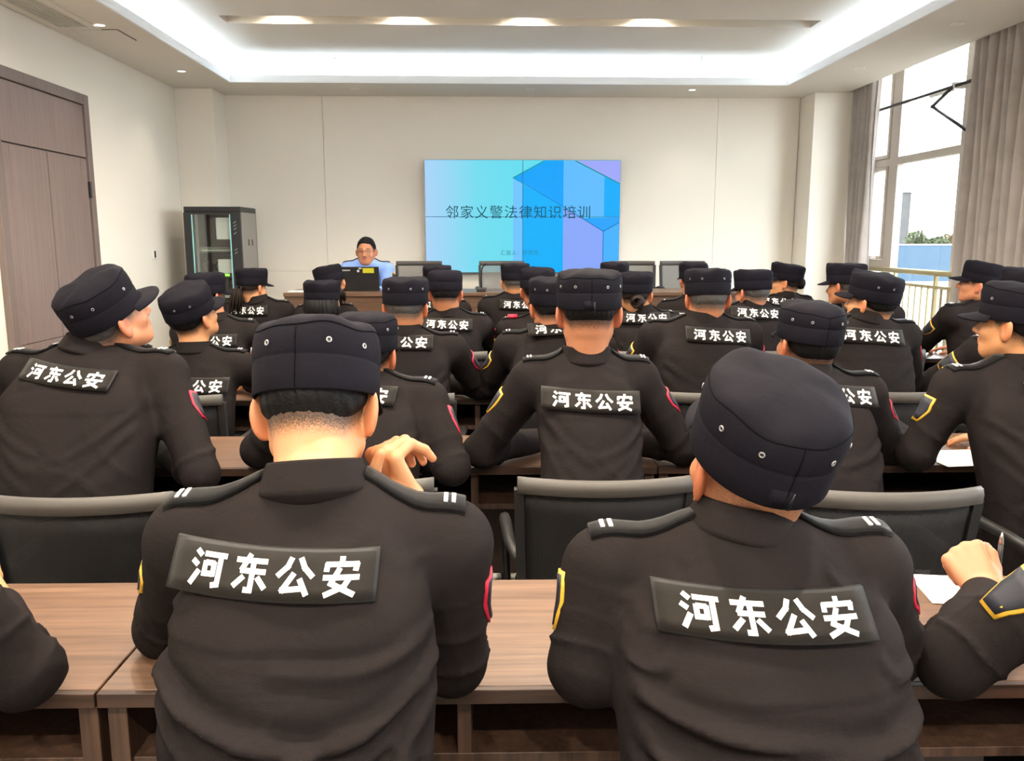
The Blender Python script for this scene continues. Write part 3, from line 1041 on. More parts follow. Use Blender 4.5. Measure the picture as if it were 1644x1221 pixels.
def chair_parts(net):
    P = {}
    lean = lambda z: -0.235 - (z - 0.50) * 0.16
    rows = []
    for z in np.linspace(0.50, 0.845, 6):
        w = 0.205 + 0.012 * (z - 0.5) / 0.35
        rows.append(arc_back(w, z, 0.045, lean(z)))
    P['back_net'] = MB().slab(rows, (0, 0.006, 0), True).data('back_net', net)
    # ribbed top rail: swept rounded bar
    top = MB()
    pa = arc_back(0.226, 0.866, 0.048, lean(0.866), 18)
    sec = [(-0.014, -0.022), (-0.018, 0.0), (-0.013, 0.015), (0.0, 0.019), (0.012, 0.014), (0.015, 0.0), (0.011, -0.022)]
    v, f = [], []
    for p in pa:
        for (dy, dz) in sec:
            v.append((p[0], p[1] + dy, p[2] + dz))
    m_ = len(sec)
    for i in range(len(pa) - 1):
        for j in range(m_):
            f.append((i * m_ + j, i * m_ + (j + 1) % m_, (i + 1) * m_ + (j + 1) % m_, (i + 1) * m_ + j))
    f.append(tuple(range(m_))[::-1]); f.append(tuple((len(pa) - 1) * m_ + j for j in range(m_)))
    top.add(v, f, True)
    P['top_rail'] = top.data('top_rail', M_RAIL)
    P['lower_rail'] = MB().tube(arc_back(0.212, 0.50, 0.045, lean(0.5)), 0.013, 8).data('lower_rail', M_CHAIR)
    for s, nm in ((-1, 'side_l'), (1, 'side_r')):
        sd = MB()
        pts = [(s * 0.207, lean(0.47), 0.46), (s * 0.212, lean(0.55), 0.55), (s * 0.218, lean(0.70), 0.70), (s * 0.222, lean(0.84), 0.85)]
        rr = MB()
        for i in range(3):
            p, q = np.array(pts[i]), np.array(pts[i + 1])
        vv = []
        for p in pts:
            x, y, z = p
            vv += [(x - 0.012, y - 0.012, z), (x + 0.012, y - 0.012, z), (x + 0.012, y + 0.018, z), (x - 0.012, y + 0.018, z)]
        ff = [(i * 4 + j, i * 4 + (j + 1) % 4, (i + 1) * 4 + (j + 1) % 4, (i + 1) * 4 + j) for i in range(3) for j in range(4)] + [(3, 2, 1, 0), (12, 13, 14, 15)]
        P[nm] = sd.add(vv, ff).data('back_upright', M_CHAIR)
        P['arm' + nm] = MB().tube([(s * 0.222, lean(0.66) + 0.01, 0.645), (s * 0.242, -0.16, 0.66), (s * 0.25, 0.02, 0.66), (s * 0.25, 0.09, 0.645), (s * 0.248, 0.13, 0.60)],
                                  [0.013, 0.016, 0.018, 0.017, 0.012], 8).data('armrest', M_CHAIR)
        P['sled' + nm] = MB().tube([(s * 0.248, 0.13, 0.60), (s * 0.245, 0.16, 0.50), (s * 0.24, 0.18, 0.40), (s * 0.235, 0.19, 0.10), (s * 0.233, 0.17, 0.025), (s * 0.23, 0.10, 0.013),
                                   (s * 0.225, -0.18, 0.013), (s * 0.15, -0.23, 0.013), (0, -0.24, 0.013)], 0.012, 8).data('leg', M_TUBE)
    st = []
    for k, z in enumerate((0.0, 1.0)):
        pass
    seat = MB()
    n = 8
    pts = []
    for i in range(n + 1):
        row = []
        for j in range(n + 1):
            u, v_ = i / n * 2 - 1, j / n * 2 - 1
            x = 0.225 * u * sqrt(1 - v_ * v_ * 0.18)
            y = 0.215 * v_ * sqrt(1 - u * u * 0.18) + 0.01
            row.append((x, y, 0.455 - 0.022 * max(abs(u), abs(v_)) ** 5 - 0.008 * (1 - u * u) * (1 - v_ * v_)))
        pts.append(row)
    seat.slab(pts, (0, 0, -0.045), True)
    P['seat'] = seat.data('seat', M_SEAT)
    P['seat_frame'] = MB().box(-0.215, 0.215, -0.20, 0.20, 0.378, 0.392, 0.004).box(-0.245, 0.245, 0.155, 0.185, 0.37, 0.39, 0.004).box(-0.215, -0.195, -0.26, -0.18, 0.378, 0.47).box(0.195, 0.215, -0.26, -0.18, 0.378, 0.47).data('seat_frame', M_CHAIR)
    return P


CH = chair_parts(M_NET)
CHG = chair_parts(M_NETG)


def chair(x, y, label, rz=0.0, P=CH, z=0.0, group='black mesh chairs at the desks'):
    t = empty('mesh_chair', (x, y, z), rz)
    for nm, key in (('seat', 'seat'), ('seat_frame', 'seat_frame'), ('back_net', 'back_net'), ('top_rail', 'top_rail'), ('lower_rail', 'lower_rail'), ('back_upright', 'side_l'), ('back_upright', 'side_r'),
                    ('armrest', 'armside_l'), ('armrest', 'armside_r'), ('leg', 'sledside_l'), ('leg', 'sledside_r')):
        put(P[key], nm, t)
    tag(t, label, 'chair', group)
    return t


# ------------------------------------------------------------------ head table, laptop, microphone, chairs by the wall
HT_Y, HT_Z = 7.30, 1.022
t = empty('head_table', (0.25, HT_Y, PLAT))
hz = HT_Z - PLAT
MB().box(-2.0, 2.0, 0.0, 0.60, hz - 0.03, hz, 0.002).build('tabletop', M_WOOD, t)
for k in range(3):
    MB().box(-2.0 + k * 1.334 + 0.002, -2.0 + (k + 1) * 1.334 - 0.002, 0.03, 0.05, 0.05, hz - 0.031, 0.001).build('front_panel', M_WOOD, t)
for x in (-1.985, -0.667, 0.667, 1.985):
    MB().box(x - 0.014, x + 0.014, 0.05, 0.57, 0.001, hz - 0.031, 0.001).build('leg', M_WLEG, t)
tag(t, 'long walnut head table standing before the video wall', 'table')
for (px, w, rz) in ((672, 'grey mesh chair behind the head table, next to the presenter', 3.14), (806, 'grey mesh chair behind the head table in front of the slide', 3.14), (1017, 'grey mesh chair behind the head table at the slide edge', 3.14),
                    (1098, 'grey mesh chair behind the head table, nearest the window', 3.14)):
    p = at_y(px, 430, 8.3)
    q = chair(p[0], 8.08, w, rz, CHG, PLAT, 'grey mesh chairs behind the head table')
    q.scale = (1.0, 1, 1.15)
t = empty('laptop', (at_y(577, 450, 7.55)[0], 7.56, HT_Z))
MB().box(-0.175, 0.175, 0.0, 0.24, 0.001, 0.018, 0.004).build('base', M_BLACK, t)
MB().slab([[(-0.155, 0.03, 0.0185), (0.155, 0.03, 0.0185)], [(-0.155, 0.13, 0.0185), (0.155, 0.13, 0.0185)]], (0, 0, 0.001)).build('keyboard', M_DGREY, t)
M_LID = mat('laptop_lid_black', (0.006, 0.006, 0.008), 0.6)
lid = MB().box(-0.178, 0.178, -0.008, 0.0, 0, 0.207, 0.003).build('lid', M_LID, t)
lid.location = (0, 0.002, 0.014)
lid.rotation_euler = (0.16, 0, 0)
MB().box(-0.165, 0.165, 0.0, 0.0012, 0.012, 0.197).build('screen', emission('laptop_screen', (0.25, 0.35, 0.5), 0.6), lid)
MB().box(0.035, 0.135, -0.0095, -0.007, 0.152, 0.196).build('yellow_sticker', mat('sticker', s2l((196, 196, 40)), 0.6), lid)
em = MB().lathe([(0.0, 0.0), (0.012, 0.0)], 12).build('white_emblem', M_WHITE, lid)
em.rotation_euler = (pi / 2, 0, 0)
em.location = (-0.005, -0.0088, 0.170)
MB().box(-0.15, -0.075, -0.0092, -0.008, 0.170, 0.182).build('brand_mark', mat('brand_grey', (0.35, 0.35, 0.36), 0.5), lid)
MB().box(0.0, 0.026, -0.0092, -0.008, 0.188, 0.199).build('white_sticker', M_WHITE, lid)
tag(t, 'open black laptop with a yellow sticker before the presenter', 'laptop')
p = at_y(773, 465, 7.45)
t = empty('table_microphone', (p[0], 7.47, HT_Z))
MB().box(-0.045, 0.045, -0.06, 0.06, 0.001, 0.035, 0.008).build('base', M_DGREY, t)
MB().tube([(0, 0, 0.03), (0, 0, 0.12), (0.003, -0.004, 0.19), (0.015, -0.01, 0.222), (0.024, -0.012, 0.232)], 0.0055, 8).build('gooseneck', M_BLACK, t)
MB().tube([(0.022, -0.012, 0.230), (0.034, -0.014, 0.242), (0.046, -0.016, 0.250)], [0.010, 0.012, 0.009], 10).build('capsule', M_BLACK, t)
tag(t, 'slim gooseneck microphone on the head table', 'microphone')
t = MB().slab([[(-0.10, 0.0, 0.0), (0.10, 0.0, 0.0)], [(-0.10, 0.15, 0.002), (0.10, 0.15, 0.0)]], (0, 0, 0.006)).build('paper_stack', M_PAPER)
t.location = (at_y(480, 468, 7.4)[0], 7.40, HT_Z + 0.001)
tag(t, 'thin papers lying at the end of the head table', 'paper')

# ------------------------------------------------------------------ equipment rack
RX0, RX1, RY0, RY1, RZ1 = -2.80, -2.275, 8.0, 8.52, 1.78
t = empty('equipment_rack', ((RX0 + RX1) / 2, RY0, 0))
hw = (RX1 - RX0) / 2
D = RY1 - RY0
mb = MB()
mb.box(-hw, hw, 0.0, D, RZ1 - 0.05, RZ1, 0.004).box(-hw, hw, 0.0, D, 0.02, 0.10, 0.004).box(-hw, hw, D - 0.015, D, 0.1, RZ1 - 0.05)
mb.box(-hw, -hw + 0.02, 0.02, D, 0.1, RZ1 - 0.05)
mb.build('carcass', M_RACK, t)
sd = MB().box(hw - 0.015, hw, 0.03, D, 0.10, RZ1 - 0.05, 0.003).build('side_panel', M_RSIDE, t)
for zz in (1.45, 0.8):
    for yy in (0.22, 0.34):
        MB().box(hw - 0.002, hw + 0.006, yy - 0.012, yy + 0.012, zz - 0.03, zz + 0.03, 0.003).build('latch', M_BLACK, sd)
dd = MB().box(-hw, -hw + 0.075, -0.02, 0.0, 0.10, RZ1 - 0.052, 0.004).box(hw - 0.095, hw, -0.02, 0.0, 0.10, RZ1 - 0.052, 0.004).box(-hw + 0.075, hw - 0.095, -0.02, 0, RZ1 - 0.072, RZ1 - 0.052).box(-hw + 0.075, hw - 0.095, -0.02, 0, 0.10, 0.13).build('door', M_RACK, t)
MB().box(-hw + 0.075, hw - 0.095, -0.012, -0.007, 0.13, RZ1 - 0.072).build('glass_pane', M_RGLASS, dd)
for x in (-hw + 0.078, hw - 0.098):
    MB().box(x - 0.005, x + 0.005, -0.023, -0.012, 0.13, RZ1 - 0.072).build('glass_edge', M_GLASSB, dd)
vs = MB()
for zz in [1.63, 1.60, 1.57, 1.53, 1.38, 1.35]:
    q = MB()
    x = hw - 0.055
    q.add([(x - 0.014, -0.0215, zz - 0.006), (x + 0.012, -0.0215, zz + 0.012), (x + 0.014, -0.0215, zz + 0.018), (x - 0.012, -0.0215, zz + 0.0), (x - 0.014, -0.019, zz - 0.006), (x + 0.012, -0.019, zz + 0.012), (x + 0.014, -0.019, zz + 0.018), (x - 0.012, -0.019, zz)],
          [(0, 1, 2, 3), (7, 6, 5, 4), (0, 4, 5, 1), (1, 5, 6, 2), (2, 6, 7, 3), (3, 7, 4, 0)])
    q.build('vent_slot', M_STEEL, dd)
tag(t, 'tall black equipment rack with glass door in the corner', 'rack')
xl, xr = -hw + 0.085, hw - 0.10
M_RINSIDE = mat('rack_back_plate', s2l((196, 194, 182)), 0.6)
MB().box(xl, xr, D - 0.06, D - 0.045, 0.12, RZ1 - 0.09).build('back_plate', M_RINSIDE, t)
for x in (xl + 0.01, xr - 0.01):
    MB().box(x - 0.01, x + 0.01, 0.04, 0.06, 0.11, RZ1 - 0.06).build('mounting_post', M_RSIDE, t)
for zz in (1.36, 1.12, 0.92, 0.62):
    MB().box(xl, xr, 0.05, 0.40, zz - 0.012, zz, 0.002).build('shelf', M_RACK, t)


def rack_thing(name, zz, h, m, label, cat, x0=xl + 0.02, x1=xr - 0.02, y0=0.07, dpt=0.28):
    o = empty(name, (t.location.x + (x0 + x1) / 2, RY0 + y0, zz))
    hh = (x1 - x0) / 2
    MB().box(-hh, hh, 0, dpt, 0.0005, h, 0.003).build('case', m, o)
    tag(o, label, cat)
    return o, hh


o, hh = rack_thing('network_switch', 1.12, 0.044, M_BLACK, 'black network switch with red and green lights in the rack', 'network switch')
for k in range(2):
    MB().box(-0.03 + k * 0.022, -0.016 + k * 0.022, -0.002, 0, 0.018, 0.034).build('red_light', emission('red_led%d' % k, (1, 0.02, 0.06), 1.6), o)
MB().box(0.035, 0.115, -0.002, 0, 0.016, 0.036).build('green_light', emission('green_led', (0.15, 1.0, 0.03), 1.5), o)
MB().box(-0.14, -0.11, -0.002, 0, 0.016, 0.032).build('label_strip', M_WHITE, o)
o, hh = rack_thing('cable_organizer', 0.92, 0.05, M_DGREY, 'grey cable organizer below the switch in the rack', 'cable organizer')
MB().box(0.06, 0.14, -0.003, 0, 0.01, 0.035).build('label_strip', M_WHITE, o)
o, hh = rack_thing('server_unit', 0.62, 0.20, M_RSIDE, 'pale server unit low in the rack', 'server')
o, hh = rack_thing('audio_amplifier', 1.36, 0.05, mat('amp_grey', s2l((120, 120, 108)), 0.5), 'grey amplifier with a light strip in the rack', 'amplifier', dpt=0.22)
M_STRIP = mat('strip_pale', s2l((200, 210, 196)), 0.4)
MB().box(-0.13, 0.13, -0.003, 0, 0.012, 0.022).build('light_strip', M_STRIP, o)
for (x0, x1, z0, hgt, w) in ((xl + 0.195, xr - 0.005, 1.48, 0.20, 'upper'), (xl + 0.195, xr - 0.012, 1.165, 0.13, 'lower')):
    o = MB().box(-(x1 - x0) / 2, (x1 - x0) / 2, 0, 0.004, 0, hgt).build('notice_sheet', M_PAPER)
    o.location = (t.location.x + (x0 + x1) / 2, RY0 + 0.032, z0)
    tag(o, 'white paper sheet behind the rack glass, %s one' % w, 'paper', 'paper sheets in the rack')
    o['group'] = 'paper sheets in the rack'
for k in range(2):
    o = empty('coiled_cable', (t.location.x + xl + 0.07 + k * 0.115, RY0 + 0.12, 1.166 + 0.058))
    pts = [(0.046 * cos(a_) * (1 + 0.05 * sin(a_ * 3)), 0.004 * a_ / 6, 0.050 * sin(a_)) for a_ in np.linspace(0, 2 * pi * 5, 90)]
    MB().tube(pts, 0.006, 6).build('coil', M_BLACK, o)
    MB().box(-0.01, 0.01, -0.01, 0.03, 0.036, 0.062, 0.003).build('tie', M_DGREY, o)
    tag(o, 'coil of black cable on the %s of the rack shelf' % ('side near the door', 'side near the paper')[k], 'cable', 'coiled cables in the rack')
for k in range(3):
    pts = [(xr - 0.09 + k * 0.02, 0.045, 0.93), (xr - 0.06 + k * 0.018, 0.03, 0.85), (xr - 0.05 + k * 0.015, 0.035, 0.74), (xr - 0.02 + k * 0.004, 0.05, 0.63)]
    o = MB().tube([(p_[0] + t.location.x, p_[1] + RY0, p_[2]) for p_ in pts], 0.0035, 6).build('patch_cable', M_BLACK)
    tag(o, 'thin dark patch cable in the lower rack, ' + ('outermost from the glass edge', 'middle of three', 'nearest the glass edge')[k], 'cable', 'patch cables hanging in the rack')

# ------------------------------------------------------------------ implicit surfaces for bodies and cloth
f32 = np.float32


def V3(*a):
    return np.array(a, float)


def nrm(v):
    return v / (np.linalg.norm(v) + 1e-12)


def rcone(p, a, b, ra, rb):
    ab = b - a
    h = np.clip(((p - a) @ ab) / (ab @ ab + 1e-9), 0, 1)
    q = p - a - h[:, None] * ab
    return np.sqrt((q * q).sum(1)) - (ra + (rb - ra) * h), h


def ellip(p, c, r):
    q = p - c
    k0 = np.sqrt(((q / r) ** 2).sum(1)) + 1e-9
    k1 = np.sqrt(((q / (r * r)) ** 2).sum(1)) + 1e-9
    return k0 * (k0 - 1) / k1


def smin(a, b, k):
    h = np.clip(0.5 + 0.5 * (b - a) / k, 0, 1)
    return b + (a - b) * h - k * h * (1 - h)


def smax(a, b, k):
    return -smin(-a, -b, k)


def sstep(x, a, b):
    t = np.clip((x - a) / (b - a), 0, 1)
    return t * t * (3 - 2 * t)


def polygonise(f, lo, hi, vox, newton=2):
    """surface nets over a sparse grid, then a few Newton steps onto the surface"""
    lo = np.asarray(lo, float); hi = np.asarray(hi, float)
    B = 4
    n = np.maximum(np.ceil((hi - lo) / (vox * B)).astype(int), 1) + 1
    cv = vox * B
    gx, gy, gz = [lo[i] + (np.arange(n[i]) + 0.5) * cv for i in range(3)]
    C = np.stack(np.meshgrid(gx, gy, gz, indexing='ij'), -1).reshape(-1, 3)
    dc = f(C).reshape(n)
    near = np.abs(dc) < cv * 1.45
    N = n * B
    D = np.repeat(np.repeat(np.repeat(np.where(dc > 0, 1.0, -1.0).astype(f32), B, 0), B, 1), B, 2)
    mk = np.repeat(np.repeat(np.repeat(near, B, 0), B, 1), B, 2)
    ii = np.argwhere(mk)
    off = lo + vox * 0.5
    D[mk] = f(off + ii * vox)
    D[0], D[-1], D[:, 0], D[:, -1], D[:, :, 0], D[:, :, -1] = 1, 1, 1, 1, 1, 1
    S = D < 0
    cnt = np.zeros(N - 1, np.int8)
    for a in (0, 1):
        for b in (0, 1):
            for c in (0, 1):
                cnt += S[a:N[0] - 1 + a, b:N[1] - 1 + b, c:N[2] - 1 + c]
    act = (cnt > 0) & (cnt < 8)
    cell = np.argwhere(act)
    idx = -np.ones(N - 1, np.int64)
    idx[act] = np.arange(len(cell))
    cor = [(a, b, c) for a in (0, 1) for b in (0, 1) for c in (0, 1)]
    val = {k: D[cell[:, 0] + k[0], cell[:, 1] + k[1], cell[:, 2] + k[2]] for k in cor}
    acc = np.zeros((len(cell), 3)); num = np.zeros(len(cell))
    for k in cor:
        for ax in range(3):
            if k[ax] == 0:
                k2 = list(k); k2[ax] = 1; k2 = tuple(k2)
                va, vb = val[k], val[k2]
                m = (va < 0) != (vb < 0)
                t = np.where(m, va / np.where(np.abs(va - vb) < 1e-9, 1, va - vb), 0)
                pt = np.array(k, float)[None, :] + 0 * acc
                pt[:, ax] = t
                acc += pt * m[:, None]; num += m
    v = off + (cell + acc / num[:, None]) * vox
    faces = []
    for ax in range(3):
        o1, o2 = [(1, 2), (2, 0), (0, 1)][ax]
        sl0 = [slice(None)] * 3; sl1 = [slice(None)] * 3
        sl0[ax] = slice(0, -1); sl1[ax] = slice(1, None)
        ch = S[tuple(sl0)] != S[tuple(sl1)]
        e = np.argwhere(ch)
        e = e[(e[:, o1] > 0) & (e[:, o2] > 0) & (e[:, o1] < N[o1] - 1) & (e[:, o2] < N[o2] - 1)]
        inside = S[e[:, 0], e[:, 1], e[:, 2]]
        q = []
        for (d1, d2) in ((0, 0), (1, 0), (1, 1), (0, 1)):
            c = e.copy(); c[:, o1] -= d1; c[:, o2] -= d2
            q.append(idx[c[:, 0], c[:, 1], c[:, 2]])
        q = np.stack(q, 1)
        q[~inside] = q[~inside][:, ::-1]
        faces.append(q)
    fc = np.concatenate(faces)
    fc = fc[(fc >= 0).all(1)]
    h = vox * 0.35
    for _ in range(newton):
        d = f(v)
        g = np.stack([f(v + np.eye(3)[i] * h) - d for i in range(3)], 1) / h
        gl = (g * g).sum(1) + 0.05
        st = np.clip(d / gl, -vox, vox)
        v = v - g * (st * 0.9)[:, None]
    return v, fc[:, ::-1]


def trace(f, o, d, n=40, k=0.8):
    o = np.array(o, float)
    for _ in range(n):
        s = np.clip(f(o), -0.05, 0.2)
        o = o + d * (s * k)[:, None]
    return o


def smooth_tab(x, y, lo=-0.2, hi=1.3, n=300, w=15):
    xs = np.linspace(lo, hi, n)
    ys = np.interp(xs, x, y)
    k = np.hanning(w * 2 + 1); k /= k.sum()
    ys = np.convolve(np.pad(ys, w, mode='edge'), k, 'valid')
    return xs, ys


TA = smooth_tab([-0.1, 0.0, 0.22, 0.45, 0.68, 0.82, 0.92, 1.0, 1.08], [0.180, 0.178, 0.168, 0.176, 0.182, 0.165, 0.118, 0.070, 0.055])
TB = smooth_tab([-0.1, 0.0, 0.22, 0.45, 0.68, 0.82, 0.92, 1.0, 1.08], [0.128, 0.126, 0.118, 0.122, 0.122, 0.110, 0.088, 0.066, 0.056])


def rot3(yaw, pitch, roll):
    """columns: right, forward, up. yaw to the right, pitch down, roll clockwise seen from behind (radians)"""
    cy, sy, cp, sp_, cr_, sr = cos(yaw), sin(yaw), cos(pitch), sin(pitch), cos(roll), sin(roll)
    Rz = np.array([[cy, sy, 0], [-sy, cy, 0], [0, 0, 1]])
    Rx = np.array([[1, 0, 0], [0, cp, sp_], [0, -sp_, cp]])
    Ry = np.array([[cr_, 0, sr], [0, 1, 0], [-sr, 0, cr_]])
    return Rz @ Rx @ Ry


def ik(S, W, l1, l2, pole):
    d = W - S
    L = np.linalg.norm(d)
    if L > (l1 + l2) * 0.985:
        W = S + d / L * (l1 + l2) * 0.985
        d = W - S
        L = np.linalg.norm(d)
    u = d / L
    a = (l1 * l1 - l2 * l2 + L * L) / (2 * L)
    h = sqrt(max(l1 * l1 - a * a, 1e-6))
    n_ = pole - u * (pole @ u)
    return S + u * a + nrm(n_) * h, W


STROKES = [
    [[(10, 94), (27, 80)], [(2, 66), (20, 54)], [(5, 4), (25, 42)], [(34, 86), (100, 86)], [(83, 86), (83, 12), (66, 8)], [(41, 68), (41, 28)], [(41, 64), (68, 64)], [(66, 68), (66, 30)], [(41, 36), (66, 36)]],
    [[(8, 83), (94, 83)], [(46, 100), (25, 56)], [(22, 56), (92, 56)], [(56, 76), (56, 8), (38, 8)], [(34, 42), (8, 14)], [(70, 42), (95, 14)]],
    [[(38, 98), (29, 74), (4, 48)], [(61, 98), (74, 72), (98, 48)], [(48, 58), (22, 14), (76, 20)], [(63, 44), (86, 2)]],
    [[(50, 102), (50, 86)], [(8, 81), (94, 81)], [(13, 85), (11, 62)], [(90, 85), (86, 63)], [(4, 47), (98, 47)], [(46, 72), (26, 32), (88, 2)], [(74, 48), (60, 24), (10, 2)]]]


def strokes_mesh(w=14.5, pitch=120.0):
    """bold lettering as flat strokes, centred on 0 and one unit high"""
    v, t = [], []
    for gi, gl in enumerate(STROKES):
        for st in gl:
            pts = [np.array(p_, float) + (gi * pitch, 0) for p_ in st]
            for i in range(len(pts) - 1):
                a, b = pts[i], pts[i + 1]
                d = nrm(b - a)
                n_ = np.array([-d[1], d[0]]) * w / 2
                a2 = a - d * (w * 0.42 if i > 0 else 0)
                b2 = b + d * (w * 0.42 if i < len(pts) - 2 else 0)
                k = max(1, int(np.linalg.norm(b2 - a2) / 26))
                for m_ in range(k):
                    p, q = a2 + (b2 - a2) * m_ / k, a2 + (b2 - a2) * (m_ + 1) / k
                    o = len(v)
                    v += [p + n_, q + n_, q - n_, p - n_]
                    t += [(o, o + 2, o + 1), (o, o + 3, o + 2)]
    v = np.array(v)
    v = v - (v.min(0) + v.max(0)) / 2
    return v / 100.0, np.array(t)


GLYPH_V, GLYPH_T = strokes_mesh()
GW = GLYPH_V[:, 0].max() - GLYPH_V[:, 0].min()
eyelet_me = MB().tube([(0.0036 * cos(a_), 0, 0.0036 * sin(a_)) for a_ in np.linspace(0, 2 * pi, 13)[:-1]], 0.0012, 5, closed=True).data('eyelet', mat('eyelet_metal', (0.42, 0.42, 0.43), 0.35, metal=0.7))
eyehole_me = MB().lathe([(0, 0), (0.0034, 0)], 10).data('eyelet_hole', M_BLACK)
for v_ in eyehole_me.vertices:
    v_.co = (v_.co.x, 0.0004, v_.co.y)
shoe_me = None


def slab_on(name, f, o, d, m, lift, thick, parent, org, shp, flat=None):
    """a thin piece laid on a cloth surface: rays o along d, lifted off by lift"""
    q = trace(f, o, d)
    if flat:
        uu, vv = flat
        A = np.stack([np.ones_like(uu), uu, vv, uu * uu, uu * vv], 1)
        s = ((q - o) * d).sum(1)
        co, *_ = np.linalg.lstsq(A, s, rcond=None)
        fit = A @ co
        fit -= max(0.0, np.percentile(fit - s, 92))
        q = o + d * fit[:, None]
    q = q - d * lift
    g = q.reshape(shp[0], shp[1], 3) - org
    dd = (d * thick).reshape(shp[0], shp[1], 3)
    return MB().slab(g, dd, True).build(name, m, parent), q


def hand_sdf(W, d, n, s, curl=(12, 16, 10), spread=0.0, thumb=None, size=1.0):
    """five separate fingers on a palm; d along the hand, n palm normal, s towards the thumb"""
    d, n = nrm(d), nrm(n - d * (n @ nrm(d)))
    s = nrm(s - d * (s @ d) - n * (s @ n))
    pr = []
    k = size
    offs = [0.030, 0.010, -0.010, -0.029]
    plen = [0.088, 0.092, 0.088, 0.080]
    ln = [(0.042, 0.025, 0.020), (0.046, 0.029, 0.021), (0.042, 0.027, 0.021), (0.033, 0.020, 0.018)]
    for i in range(4):
        kn = W + d * plen[i] * k + s * offs[i] * k
        pr.append((W + s * offs[i] * 0.55 * k + d * 0.01, kn, 0.0175 * k, 0.0125 * k, 'p'))
        c = curl[i] if hasattr(curl[0], '__len__') else curl
        ang = 0.0
        p = kn
        dr = nrm(d + s * offs[i] * spread * 12)
        for j in range(3):
            ang += radians(c[j])
            v = dr * cos(ang) + n * sin(ang)
            q = p + v * ln[i][j] * k
            pr.append((p, q, (0.0105, 0.0090, 0.0080)[j] * k, (0.0092, 0.0082, 0.0068)[j] * k, 'f%d' % i))
            p = q
    if thumb is None:
        t0 = W + d * 0.022 * k + s * 0.022 * k + n * 0.008
        t1 = t0 + (d * 0.62 + s * 0.62 + n * 0.35) * 0.045 * k
        t2 = t1 + (d * 0.85 + s * 0.25 + n * 0.25) * 0.034 * k
        t3 = t2 + (d * 0.95 + n * 0.2) * 0.026 * k
        thumb = [t0, t1, t2, t3]
    for j in range(3):
        pr.append((thumb[j], thumb[j + 1], (0.017, 0.0115, 0.0100)[j] * k, (0.0118, 0.0102, 0.0080)[j] * k, 'p' if j == 0 else 't'))
    return pr


def eval_hand(p, pr):
    groups = {}
    for (a, b, ra, rb, g) in pr:
        d, _ = rcone(p, a, b, ra, rb)
        groups[g] = d if g not in groups else smin(groups[g], d, 0.010 if g == 'p' else 0.003)
    r = groups['p']
    for g, d in groups.items():
        if g != 'p':
            r = smin(r, d, 0.004)
    return r


